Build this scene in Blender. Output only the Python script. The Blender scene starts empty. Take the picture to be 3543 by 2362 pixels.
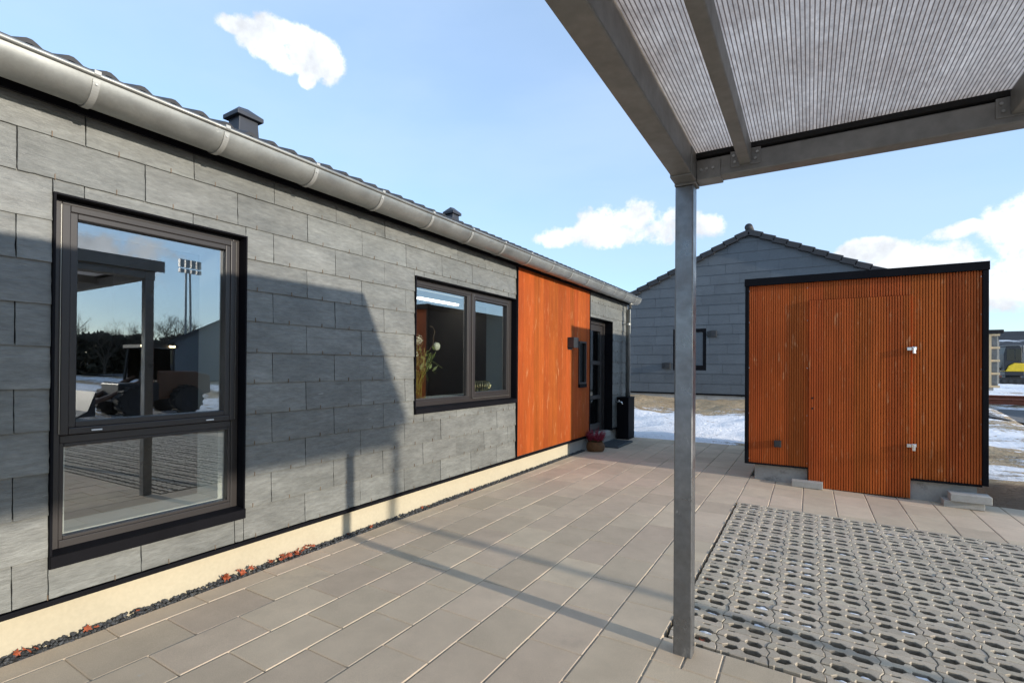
import bpy, bmesh, math, random
from mathutils import Vector, Matrix, noise as mn
rad = math.radians
random.seed(7)
S = bpy.context.scene
COL = S.collection

# ------------------------------------------------------------------ camera, sky, sun, exposure
cd = bpy.data.cameras.new('camera'); cam = bpy.data.objects.new('camera', cd); COL.objects.link(cam)
cd.sensor_width = 36.0; cd.lens = 17.517; cd.shift_x = 0.00474; cd.shift_y = 0.02095
cd.clip_start = 0.05; cd.clip_end = 5000
YAW, PIT, ROL = rad(31.2219), rad(0.3475), rad(0.4044)
_c, _s = math.cos(YAW), math.sin(YAW)
_r = Vector((_c, _s, 0)); _f = Vector((-_s, _c, 0)); _u = Vector((0, 0, 1))
_f2 = _f * math.cos(PIT) + _u * math.sin(PIT); _u2 = _u * math.cos(PIT) - _f * math.sin(PIT)
_r3 = _r * math.cos(ROL) + _u2 * math.sin(ROL); _u3 = _u2 * math.cos(ROL) - _r * math.sin(ROL)
cam.matrix_world = Matrix(((_r3.x, _u3.x, -_f2.x, 0), (_r3.y, _u3.y, -_f2.y, 0), (_r3.z, _u3.z, -_f2.z, 1.35), (0, 0, 0, 1)))
S.camera = cam

SUN_DIR = Vector((1.0, -0.0965, 0.19)).normalized()     # towards the sun
SUN_EL = math.asin(SUN_DIR.z)
SUN_AZ = math.atan2(SUN_DIR.x, SUN_DIR.y)               # from +Y towards +X
SKY_STRENGTH = 0.15
SUN_STRENGTH = 2.0
EXPOSURE = 1.35

sd = bpy.data.lights.new('sun', 'SUN'); sun = bpy.data.objects.new('sun', sd); COL.objects.link(sun)
sd.energy = SUN_STRENGTH; sd.angle = rad(0.9); sd.color = (1.0, 0.91, 0.78)
sun.rotation_euler = SUN_DIR.to_track_quat('Z', 'Y').to_euler()

W = bpy.data.worlds.new('World'); S.world = W; W.use_nodes = True
wt = W.node_tree; wt.nodes.clear()

def wn(t, **k):
    n = wt.nodes.new(t)
    for a, b in k.items(): setattr(n, a, b)
    return n
def wm(op, a, b=None, c=None):
    n = wn('ShaderNodeMath', operation=op)
    for i, x in enumerate((a, b, c)):
        if x is None: continue
        if isinstance(x, (int, float)): n.inputs[i].default_value = x
        else: wt.links.new(x, n.inputs[i])
    return n.outputs[0]
sky = wn('ShaderNodeTexSky', sky_type='NISHITA', sun_disc=False)
sky.sun_elevation = SUN_EL; sky.sun_rotation = SUN_AZ
sky.air_density = 1.0; sky.dust_density = 0.2; sky.ozone_density = 3.5; sky.altitude = 0
tc = wn('ShaderNodeTexCoord'); DIR = tc.outputs['Generated']
def wdot(v):
    n = wn('ShaderNodeVectorMath', operation='DOT_PRODUCT'); wt.links.new(DIR, n.inputs[0]); n.inputs[1].default_value = v
    return n.outputs['Value']
def wnoise(scale, detail, rough=0.6):
    n = wn('ShaderNodeTexNoise'); wt.links.new(DIR, n.inputs['Vector'])
    n.inputs['Scale'].default_value = scale; n.inputs['Detail'].default_value = detail; n.inputs['Roughness'].default_value = rough
    return n.outputs['Fac']
# cumulus: (azimuth from +Y to the right, elevation, half width, half height, tilt) in degrees
LOBES = [(-54.04, 29.81, 2.84, 1.82, -15), (-60.36, 30.73, 1.58, 0.78, -5), (-58.39, 30.28, 2.06, 1.47, -20), (-56.16, 31.04, 2.41, 1.27, -10), (-55.73, 29.07, 1.49, 1.19, -20), (-52.98, 30.98, 2.28, 1.17, -15), (-51.43, 29.49, 1.8, 1.86, 0), (-53.38, 27.9, 0.93, 0.87, 0),

         (-24.8, 14.6, 3.8, 1.35, 0), (-18.2, 14.4, 7.0, 1.5, 0), (-14.5, 14.6, 4.5, 2.0, 0), (-20.2, 15.6, 4.4, 2.6, 0), (-16.6, 16.0, 3.0, 2.7, 0), (-12.4, 15.2, 3.6, 2.0, 0), (-9.3, 14.9, 1.8, 1.5, 0),
         (4.88, 10.97, 2.76, 1.09, 0), (9.49, 9.12, 4.89, 2.22, 0), (10.9, 11.65, 2.33, 0.79, 10), (14.04, 11.1, 2.23, 2.89, 0), (14.29, 6.93, 3.2, 2.6, 0), (10.9, 5.83, 2.48, 1.29, 0),
         (40, 12, 9, 3.5, 0), (75, 9, 11, 3, 0), (58, 20, 6, 3, 0), (-110, 14, 10, 4, 0), (-140, 10, 12, 4, 0), (150, 14, 12, 5, 0), (-85, 9, 6, 2, 0)]
field = None
for az, el, rx, ry, tilt in LOBES:
    a, e, t = rad(az), rad(el), rad(tilt)
    c = Vector((math.sin(a) * math.cos(e), math.cos(a) * math.cos(e), math.sin(e)))
    h = Vector((math.cos(a), -math.sin(a), 0)); v = h.cross(c)
    if v.z < 0: v = -v
    h2 = h * math.cos(t) + v * math.sin(t); v2 = v * math.cos(t) - h * math.sin(t)
    dc = wm('MAXIMUM', wdot(c), 0.05)
    px_ = wm('DIVIDE', wdot(h2 / math.tan(rad(rx))), dc); py_ = wm('DIVIDE', wdot(v2 / math.tan(rad(ry))), dc)
    r2 = wm('ADD', wm('MULTIPLY', px_, px_), wm('MULTIPLY', py_, py_))
    fl = wm('SUBTRACT', 1.0, r2)
    field = fl if field is None else wm('MAXIMUM', field, fl)
nz = wnoise(9.0, 9, 0.62); nz2 = wnoise(26.0, 8, 0.65)
fz = wm('ADD', wm('MINIMUM', wm('MULTIPLY', field, 1.5), 1.5), wm('ADD', wm('MULTIPLY_ADD', nz, 4.6, -2.40), wm('MULTIPLY_ADD', nz2, 3.4, -1.70)))
mr = wn('ShaderNodeMapRange', interpolation_type='SMOOTHSTEP'); wt.links.new(fz, mr.inputs['Value'])
mr.inputs['From Min'].default_value = 0.0; mr.inputs['From Max'].default_value = 1.05
cloud_a = mr.outputs['Result']
# thin high veil
veil_n = wn('ShaderNodeTexNoise'); mp = wn('ShaderNodeMapping'); mp.inputs['Scale'].default_value = (1.2, 3.0, 6.0)
wt.links.new(DIR, mp.inputs['Vector']); wt.links.new(mp.outputs[0], veil_n.inputs['Vector']); veil_n.inputs['Scale'].default_value = 1.1; veil_n.inputs['Detail'].default_value = 6
mr2 = wn('ShaderNodeMapRange', interpolation_type='SMOOTHSTEP'); wt.links.new(veil_n.outputs['Fac'], mr2.inputs['Value'])
mr2.inputs['From Min'].default_value = 0.30; mr2.inputs['From Max'].default_value = 0.72; mr2.inputs['To Min'].default_value = 0.48; mr2.inputs['To Max'].default_value = 0.68
tintn = wn('ShaderNodeMix', data_type='RGBA', blend_type='MULTIPLY'); tintn.inputs[0].default_value = 1.0
wt.links.new(sky.outputs['Color'], tintn.inputs[6]); tintn.inputs[7].default_value = (1.0, 1.0, 1.0, 1)
mixv = wn('ShaderNodeMix', data_type='RGBA'); wt.links.new(mr2.outputs['Result'], mixv.inputs[0]); wt.links.new(tintn.outputs[2], mixv.inputs[6]); mixv.inputs[7].default_value = (1.75, 2.25, 2.95, 1)
# cloud body: bright rim, greyer core and base
mr3 = wn('ShaderNodeMapRange', interpolation_type='SMOOTHSTEP'); wt.links.new(wnoise(14.0, 6, 0.6), mr3.inputs['Value'])
mr3.inputs['From Min'].default_value = 0.38; mr3.inputs['From Max'].default_value = 0.72; mr3.inputs['To Min'].default_value = 3.2; mr3.inputs['To Max'].default_value = 2.15
cc = wn('ShaderNodeCombineColor')
wt.links.new(wm('MULTIPLY', mr3.outputs['Result'], 0.95), cc.inputs[0]); wt.links.new(mr3.outputs['Result'], cc.inputs[1]); wt.links.new(wm('MULTIPLY', mr3.outputs['Result'], 1.07), cc.inputs[2])
mixc = wn('ShaderNodeMix', data_type='RGBA'); wt.links.new(cloud_a, mixc.inputs[0]); wt.links.new(mixv.outputs[2], mixc.inputs[6]); wt.links.new(cc.outputs[0], mixc.inputs[7])
bg = wn('ShaderNodeBackground'); bg.inputs['Strength'].default_value = SKY_STRENGTH
wo = wn('ShaderNodeOutputWorld'); wt.links.new(mixc.outputs[2], bg.inputs['Color']); wt.links.new(bg.outputs[0], wo.inputs[0])

S.view_settings.view_transform = 'Standard'; S.view_settings.look = 'None'; S.view_settings.gamma = 1
S.view_settings.exposure = EXPOSURE
S.view_settings.use_curve_mapping = False
S.render.engine = 'CYCLES'
S.cycles.max_bounces = 8; S.cycles.diffuse_bounces = 4; S.cycles.transparent_max_bounces = 12
S.cycles.caustics_reflective = False; S.cycles.caustics_refractive = False

# ------------------------------------------------------------------ materials
class NT:
    def __init__(s, name):
        s.m = bpy.data.materials.new(name); s.m.use_nodes = True; s.t = s.m.node_tree; s.t.nodes.clear()
        s.o = s.n('ShaderNodeOutputMaterial'); s.tc = s.n('ShaderNodeTexCoord')
    def n(s, t, **k):
        n = s.t.nodes.new(t)
        for a, b in k.items(): setattr(n, a, b)
        return n
    def l(s, a, b): s.t.links.new(a, b)
    def math(s, op, a, b=None, c=None):
        n = s.n('ShaderNodeMath', operation=op)
        for i, x in enumerate((a, b, c)):
            if x is None: continue
            if isinstance(x, (int, float)): n.inputs[i].default_value = x
            else: s.l(x, n.inputs[i])
        return n.outputs[0]
    def noise(s, scale, stretch=(1, 1, 1), detail=5, rough=0.6, dist=0.0):
        mp = s.n('ShaderNodeMapping'); mp.inputs['Scale'].default_value = stretch
        s.l(s.tc.outputs['Object'], mp.inputs['Vector'])
        n = s.n('ShaderNodeTexNoise'); s.l(mp.outputs[0], n.inputs['Vector'])
        n.inputs['Scale'].default_value = scale; n.inputs['Detail'].default_value = detail; n.inputs['Roughness'].default_value = rough; n.inputs['Distortion'].default_value = dist
        return n.outputs['Fac']
    def rng(s, v, a, b, c, d, smooth=False):
        n = s.n('ShaderNodeMapRange'); n.clamp = True
        if smooth: n.interpolation_type = 'SMOOTHSTEP'
        s.l(v, n.inputs['Value'])
        for k, x in zip(('From Min', 'From Max', 'To Min', 'To Max'), (a, b, c, d)): n.inputs[k].default_value = x
        return n.outputs['Result']
    def mix(s, f, a, b, blend='MIX'):
        n = s.n('ShaderNodeMix', data_type='RGBA', blend_type=blend)
        for i, x in ((0, f), (6, a), (7, b)):
            if isinstance(x, (int, float)): n.inputs[i].default_value = x
            elif isinstance(x, tuple): n.inputs[i].default_value = (x + (1,)) if len(x) == 3 else x
            else: s.l(x, n.inputs[i])
        return n.outputs[2]
    def grey(s, v):
        n = s.n('ShaderNodeCombineColor')
        for i in range(3): s.l(v, n.inputs[i])
        return n.outputs[0]

def mat(name, col, rough=0.6, metal=0.0, var=0.0, nz=(), bumps=(), spec=0.5, rnz=None, patches=(), hue=0.0):
    """Principled surface: per-island value change (var), noise value changes (scale, stretch, amount),
    bump layers (scale, stretch, strength, distance), patches (scale, stretch, lo, hi, colour)."""
    t = NT(name); b = t.n('ShaderNodeBsdfPrincipled')
    c = t.n('ShaderNodeRGB'); c.outputs[0].default_value = (*col, 1); c = c.outputs[0]
    if var or hue:
        g = t.n('ShaderNodeNewGeometry')
        if var: c = t.mix(1.0, c, t.grey(t.rng(g.outputs['Random Per Island'], 0, 1, 1 - var, 1 + var)), 'MULTIPLY')
        if hue:
            r = t.math('FRACT', t.math('MULTIPLY', g.outputs['Random Per Island'], 17.31))
            hs = t.n('ShaderNodeHueSaturation'); t.l(t.rng(r, 0, 1, 0.5 - hue, 0.5 + hue), hs.inputs['Hue']); t.l(c, hs.inputs['Color']); c = hs.outputs[0]
    for sc, st, am in nz:
        c = t.mix(1.0, c, t.grey(t.rng(t.noise(sc, st), 0.3, 0.7, 1 - am, 1 + am)), 'MULTIPLY')
    for sc, st, lo, hi, pc in patches:
        c = t.mix(t.rng(t.noise(sc, st, 8, 0.65), lo, hi, 0, 1, True), c, pc)
    t.l(c, b.inputs['Base Color'])
    b.inputs['Roughness'].default_value = rough; b.inputs['Metallic'].default_value = metal
    b.inputs['Specular IOR Level'].default_value = spec
    if rnz:
        t.l(t.rng(t.noise(rnz[0], rnz[1]), 0.3, 0.7, max(0, rough - rnz[2]), min(1, rough + rnz[2])), b.inputs['Roughness'])
    nrm = None
    for sc, st, stg, ds in bumps:
        bp = t.n('ShaderNodeBump'); bp.inputs['Strength'].default_value = stg; bp.inputs['Distance'].default_value = ds
        t.l(t.noise(sc, st, 6, 0.65), bp.inputs['Height'])
        if nrm is not None: t.l(nrm, bp.inputs['Normal'])
        nrm = bp.outputs[0]
    if nrm is not None: t.l(nrm, b.inputs['Normal'])
    t.l(b.outputs[0], t.o.inputs[0])
    return t.m

ONE = (1, 1, 1)
M = {}
M['slate'] = mat('slate', (0.158, 0.161, 0.149), 0.45, 0, 0.13, [(2.2, (1, 1, 1.5), 0.16), (9, (1, .5, 1.6), 0.16), (34, (1, .5, 2), 0.20)],
                 [(14, (1, .45, 2.2), 0.75, 0.008), (70, (1, .35, 2.0), 0.6, 0.003), (5, (1, .8, 1.6), 0.25, 0.01)], 0.5, (6, (1, .5, 2), .12),
                 [(38, (1, .22, 1.5), .66, .78, (0.36, 0.36, 0.34))], 0.012)
M['slate_blue'] = mat('slate_blue', (0.088, 0.100, 0.112), 0.55, 0, 0.08, [(2.5, ONE, 0.10), (18, (1, 1, 2), 0.10)], [(10, (.5, 1, 2), 0.4, 0.006)])
M['black_trim'] = mat('black_trim', (0.006, 0.006, 0.008), 0.6, 0, 0, [(4, ONE, .2)], spec=.08)
M['membrane'] = mat('membrane', (0.012, 0.012, 0.013), 0.9)
M['frame'] = mat('frame', (0.027, 0.023, 0.022), 0.42, 0.0, 0, [(3, ONE, .08)], [(220, ONE, .08, .0006)])
M['edge_glint'] = mat('edge_glint', (0.45, 0.43, 0.38), 0.35, 0.8)  # pale metal strips that draw the bright reflection along the sash edges
M['plinth'] = mat('plinth', (0.47, 0.415, 0.30), 0.85, 0, 0, [(1.6, ONE, .07), (45, ONE, .05)], [(160, ONE, .35, .0015), (9, ONE, .15, .004)], patches=[(2.3, (1, 1, 3), .56, .78, (.45, .38, .27)), (11, (1, 1, 1.5), .66, .78, (.40, .34, .25))])
M['plinth_grey'] = mat('plinth_grey', (0.36, 0.34, 0.31), 0.9, 0, 0, [(3, ONE, .12), (40, ONE, .08)], [(60, ONE, .4, .002)], patches=[(4, ONE, .55, .66, (.20, .19, .17))])
M['zinc'] = mat('zinc', (0.31, 0.315, 0.30), 0.50, 0.7, 0, [(2.2, (1, .8, 1.5), .20), (11, (1, .7, 1), .10), (60, ONE, .05)], [(7, (1, .5, 1), .15, .004)], .5, (5, ONE, .12), [(13, (1, .5, 1), .66, .78, (.62, .60, .54))])
M['strap'] = mat('strap', (0.40, 0.40, 0.38), 0.5, 0.4, 0, [(8, ONE, .06)])
M['galv'] = mat('galv', (0.21, 0.215, 0.222), 0.36, 0.75, 0, [(5, (1, 1, .45), .16), (26, (1, 1, 1), .14), (3, ONE, .10)], [(18, (1, 1, .5), .12, .002)], .5, (9, ONE, .14), [(7, (1, 1, .5), .60, .64, (.34, .345, .34))])
M['galv_dark'] = mat('galv_dark', (0.22, 0.217, 0.205), 0.52, 0.40, 0, [(4, ONE, .15), (22, ONE, .12)], [(14, ONE, .1, .002)], .5, (6, ONE, .12))
M['bolt'] = mat('bolt', (.45, .45, .43), .35, .9)
M['orange'] = mat('orange', (0.43, 0.096, 0.020), 0.62, 0, 0.11, [(2.6, (1, 1, .35), .16), (24, (1, 1, .06), .14), (90, (1, 1, .15), .08)], [(60, (1, 1, .08), .25, .0012)], .15, None,
                  [(22, (1, 1, .20), .57, .76, (0.60, 0.27, 0.12)), (1.1, (1, 1, .5), .60, .85, (.36, .085, .018))], .004)
M['tile'] = mat('tile', (0.024, 0.024, 0.027), 0.6, 0, .15, [(8, ONE, .2), (60, ONE, .12)], [(80, ONE, .25, .002)])
M['vent'] = mat('vent', (0.030, 0.034, 0.045), 0.5, 0, 0, [(6, ONE, .15)])
M['paver'] = mat('paver', (0.560, 0.452, 0.330), 0.9, 0, .10, [(1.1, ONE, .08), (6, ONE, .07), (260, ONE, .14)], [(240, ONE, .55, .0012), (30, ONE, .10, .002)], .25, None, [(7, (1, 1, 1), .66, .78, (.56, .52, .46)), (1.6, ONE, .60, .76, (.43, .345, .265)), (45, ONE, .70, .76, (.30, .26, .21))], .006)
M['sand_joint'] = mat('sand_joint', (0.50, 0.44, 0.35), 0.95, 0, 0, [(30, ONE, .3)], [(200, ONE, .5, .002)])
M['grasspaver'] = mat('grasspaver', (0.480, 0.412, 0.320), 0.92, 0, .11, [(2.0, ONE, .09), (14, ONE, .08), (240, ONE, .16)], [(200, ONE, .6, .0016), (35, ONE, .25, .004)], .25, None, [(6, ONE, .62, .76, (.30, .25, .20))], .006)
M['soiled_shade'] = mat('soiled_shade', (0.27, 0.24, 0.195), 0.95, 0, 0, [(40, ONE, .3)], [(90, ONE, .6, .004)])  # soil-stained block sides, darkened further in colour for the shade inside the holes
M['soil'] = mat('soil', (0.050, 0.042, 0.034), 0.95, 0, 0, [(60, ONE, .5)], [(90, ONE, 1, .01)])
M['gravel'] = mat('gravel', (0.045, 0.047, 0.050), 0.55, 0, .5, [(60, ONE, .3)], [(120, ONE, .4, .003)])
M['leaf'] = mat('leaf', (0.30, 0.095, 0.024), 0.6, 0, .35, [(40, ONE, .3)], [(60, ONE, .4, .003)], hue=.02)
M['leafgrey'] = mat('leafgrey', (0.16, 0.14, 0.11), 0.7, 0, .3, [(40, ONE, .3)])
M['concrete'] = mat('concrete', (0.40, 0.385, 0.35), 0.9, 0, .08, [(9, ONE, .12), (120, ONE, .1)], [(150, ONE, .5, .0015)], patches=[(14, ONE, .62, .74, (.30, .29, .26))])
M['white_wall'] = mat('white_wall', (0.66, 0.67, 0.64), 0.8, 0, 0, [(3, ONE, .03)])
M['room'] = mat('room', (0.26, 0.235, 0.21), 0.8, 0, 0, [(1, ONE, .06)])
M['white'] = mat('white', (0.75, 0.75, 0.73), 0.5, 0, 0, [(5, ONE, .03)])
M['chrome'] = mat('chrome', (0.80, 0.80, 0.80), 0.22, 1.0, 0, [(20, ONE, .1)])
M['darkgrey'] = mat('darkgrey', (0.022, 0.023, 0.025), 0.5, 0, 0, [(6, ONE, .15)])
M['mat_grey'] = mat('mat_grey', (0.10, 0.12, 0.13), 0.6, .5, 0, [(20, ONE, .2)], [(60, ONE, .3, .002)])
M['wicker'] = mat('wicker', (0.23, 0.115, 0.045), 0.6, 0, .25, [(30, (1, 1, 3), .3)], [(40, (1, 1, 2), .6, .004)])
M['heather'] = mat('heather', (0.27, 0.022, 0.048), 0.7, 0, .45, [(20, ONE, .3)], hue=.015)
M['heather_stem'] = mat('heather_stem', (0.08, 0.07, 0.03), 0.8, 0, .3)
M['stem'] = mat('stem', (0.20, 0.21, 0.05), 0.5, 0, .35, [(20, ONE, .3)])
M['leafgreen'] = mat('leafgreen', (0.16, 0.20, 0.06), 0.5, 0, .35, [(20, ONE, .3)])
M['petal'] = mat('petal', (0.72, 0.74, 0.58), 0.5, 0, .12, [(20, ONE, .15)])
M['twig'] = mat('twig', (0.16, 0.11, 0.07), 0.7, 0, 0, [(20, ONE, .3)])
M['brass'] = mat('brass', (0.72, 0.66, 0.38), 0.25, .9, .1)
M['timber'] = mat('timber', (0.62, 0.46, 0.27), 0.8, 0, .12, [(10, (1, 1, .3), .15)])
M['netting'] = mat('netting', (0.15, 0.155, 0.15), 0.85, 0, 0, [(6, ONE, .2), (80, ONE, .3)], [(12, ONE, .5, .02)])
M['rust_steel'] = mat('rust_steel', (0.24, 0.07, 0.035), 0.7, 0, .15, [(6, ONE, .2)])
M['yellow'] = mat('yellow', (0.75, 0.50, 0.015), 0.4, 0, 0, [(4, ONE, .1)])
M['machine_black'] = mat('machine_black', (0.018, 0.018, 0.02), 0.5, 0, 0, [(8, ONE, .2)])
M['rubber'] = mat('rubber', (0.03, 0.028, 0.026), 0.85, 0, 0, [(12, ONE, .3)], [(30, ONE, .4, .01)])
M['loader_paint'] = mat('loader_paint', (0.10, 0.045, 0.022), 0.5, 0, 0, [(4, ONE, .2)], patches=[(5, ONE, .55, .7, (.12, .08, .05))])
M['bark'] = mat('bark', (0.075, 0.060, 0.045), 0.9, 0, .2, [(10, (1, 1, .3), .3)])
M['thicket'] = mat('thicket', (0.055, 0.05, 0.032), 0.8, 0, .5)
M['asphalt'] = mat('asphalt', (0.115, 0.115, 0.118), 0.9, 0, 0, [(2, (.4, 1, 1), .15), (40, ONE, .15)], [(100, ONE, .5, .004)], patches=[(.7, (.25, 1, 1), .58, .72, (.36, .31, .24))])
M['dark_wall'] = mat('dark_wall', (0.055, 0.065, 0.080), 0.7, 0, .1, [(3, ONE, .12)])
M['red_wall'] = mat('red_wall', (0.13, 0.045, 0.035), 0.7, 0, .1, [(3, ONE, .12)])
M['snow'] = mat('snow', (0.86, 0.87, 0.89), 0.8, 0, 0, [(20, ONE, .04)], [(25, ONE, .4, .01)])
M['grate_gap'] = mat('grate_gap', (0.02, 0.022, 0.024), 0.8)

def glass(name, refl, tint=(0.86, 0.9, 0.88), rough=0.0):
    t = NT(name); g = t.n('ShaderNodeBsdfGlossy'); g.inputs['Roughness'].default_value = rough; g.inputs['Color'].default_value = (0.93, 0.96, 1.0, 1)
    # panes are never perfectly flat: a very slow wave in the normal
    bp = t.n('ShaderNodeBump'); bp.inputs['Strength'].default_value = 0.05; bp.inputs['Distance'].default_value = 0.004
    t.l(t.noise(1.7, ONE, 1, .4), bp.inputs['Height']); t.l(bp.outputs[0], g.inputs['Normal'])
    tr = t.n('ShaderNodeBsdfTransparent'); tr.inputs['Color'].default_value = (*tint, 1)
    lw = t.n('ShaderNodeLayerWeight'); lw.inputs['Blend'].default_value = 0.5
    f = t.math('MULTIPLY_ADD', t.math('POWER', lw.outputs['Facing'], 5.0), 1.0 - refl, refl)
    mx = t.n('ShaderNodeMixShader'); t.l(f, mx.inputs[0]); t.l(tr.outputs[0], mx.inputs[1]); t.l(g.outputs[0], mx.inputs[2])
    t.l(mx.outputs[0], t.o.inputs[0]); return t.m
M['glass'] = glass('glass', 0.215, (.95, .97, .95))
M['glass_dark'] = glass('glass_dark', 0.05, (.12, .13, .13))
M['vase_glass'] = glass('vase_glass', 0.04, (.90, .95, .82))

def lamp_mat(name, col, s):
    t = NT(name); e = t.n('ShaderNodeEmission'); e.inputs[0].default_value = (*col, 1); e.inputs[1].default_value = s; t.l(e.outputs[0], t.o.inputs[0]); return t.m
M['work_light'] = lamp_mat('work_light', (1.0, .75, .4), 6.0)
M['ceiling_tube'] = lamp_mat('ceiling_tube', (1.0, .98, .93), 1.6)

def sheet_mats():
    # twin wall polycarbonate: milky underside with the webs showing as thin dark lines, under a dirty, snowy top
    t = NT('roof_sheet'); sp = t.n('ShaderNodeSeparateXYZ'); t.l(t.tc.outputs['Object'], sp.inputs[0])
    fr = t.math('FRACT', t.math('DIVIDE', sp.outputs[0], 0.0120))
    web = t.rng(t.math('ABSOLUTE', t.math('SUBTRACT', fr, 0.5)), 0.30, 0.44, 0, 1, True)
    cell = t.math('FLOOR', t.math('DIVIDE', sp.outputs[0], 0.0120))
    wnz = t.n('ShaderNodeTexWhiteNoise', noise_dimensions='1D'); t.l(cell, wnz.inputs['W'])
    base = t.mix(t.rng(t.noise(5, ONE, 6), .35, .65, 0, 1), (.68, .585, .51), (.87, .775, .69))
    base = t.mix(1.0, base, t.grey(t.rng(wnz.outputs['Value'], 0, 1, .9, 1.08)), 'MULTIPLY')
    base = t.mix(1.0, base, t.grey(t.rng(t.noise(55, (1, .45, 1), 5, .7), .32, .68, .74, 1.16)), 'MULTIPLY')
    base = t.mix(t.rng(t.noise(26, (1, .8, 1), 4, .7), .74, .80, 0, 1), base, (.12, .09, .07))
    base = t.mix(web, base, (.17, .12, .10))
    tl = t.n('ShaderNodeBsdfTranslucent'); t.l(base, tl.inputs[0])
    df = t.n('ShaderNodeBsdfDiffuse'); t.l(t.mix(1.0, base, (.5, .5, .5), 'MULTIPLY'), df.inputs[0])
    bp = t.n('ShaderNodeBump'); bp.inputs['Strength'].default_value = .4; bp.inputs['Distance'].default_value = .003; t.l(t.noise(60, (1, .5, 1)), bp.inputs['Height'])
    t.l(bp.outputs[0], tl.inputs['Normal']); t.l(bp.outputs[0], df.inputs['Normal'])
    mx = t.n('ShaderNodeMixShader'); mx.inputs[0].default_value = .25; t.l(tl.outputs[0], mx.inputs[1]); t.l(df.outputs[0], mx.inputs[2]); t.l(mx.outputs[0], t.o.inputs[0])
    u = NT('roof_sheet_top'); tr = u.n('ShaderNodeBsdfTransparent'); tr.inputs[0].default_value = (.94, .92, .91, 1); d2 = u.n('ShaderNodeBsdfDiffuse'); d2.inputs[0].default_value = (.7, .7, .7, 1)
    m2 = u.n('ShaderNodeMixShader'); m2.inputs[0].default_value = .12; u.l(tr.outputs[0], m2.inputs[1]); u.l(d2.outputs[0], m2.inputs[2]); u.l(m2.outputs[0], u.o.inputs[0])
    return t.m, u.m
M['sheet'], M['sheet_top'] = sheet_mats()

def terrain_mat():
    t = NT('terrain'); b = t.n('ShaderNodeBsdfPrincipled'); b.inputs['Roughness'].default_value = .9; b.inputs['Specular IOR Level'].default_value = .2
    sp = t.n('ShaderNodeSeparateXYZ'); t.l(t.tc.outputs['Object'], sp.inputs[0])
    at = t.n('ShaderNodeAttribute'); at.attribute_name = 'snowness'
    sand = t.mix(t.rng(t.noise(2.5, ONE, 8, .65), .35, .65, 0, 1), (.40, .285, .17), (.52, .40, .26))
    sand = t.mix(t.rng(t.noise(.9, (.5, 1.2, 1), 7, .65), .56, .66, 0, 1, True), sand, (.13, .085, .055))
    sand = t.mix(1.0, sand, t.grey(t.rng(t.noise(28, ONE, 6), .3, .7, .75, 1.2)), 'MULTIPLY')
    sand = t.mix(t.rng(at.outputs['Fac'], -.55, -.75, 0, .85), sand, (.17, .105, .068))
    k = t.math('ADD', t.math('MULTIPLY_ADD', t.noise(.8, (.42, 1.25, 1), 9, .66), 2.6, -1.3), t.math('ADD', t.math('MULTIPLY_ADD', t.noise(5, (.35, 1.1, 1), 7, .68), 2.2, -1.1), t.math('MULTIPLY_ADD', t.noise(21, (.5, 1.1, 1), 6, .7), 1.7, -.85)))
    k = t.math('ADD', k, at.outputs['Fac'])
    sn = t.rng(k, -.03, .05, 0, 1, True)
    c = t.mix(sn, sand, (.90, .90, .92))
    t.l(c, b.inputs['Base Color'])
    bp = t.n('ShaderNodeBump'); bp.inputs['Strength'].default_value = .9; bp.inputs['Distance'].default_value = .08
    t.l(t.math('ADD', t.noise(9, ONE, 8, .65), t.math('MULTIPLY', sn, .55)), bp.inputs['Height']); t.l(bp.outputs[0], b.inputs['Normal'])
    t.l(b.outputs[0], t.o.inputs[0]); return t.m
M['terrain'] = terrain_mat()

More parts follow.
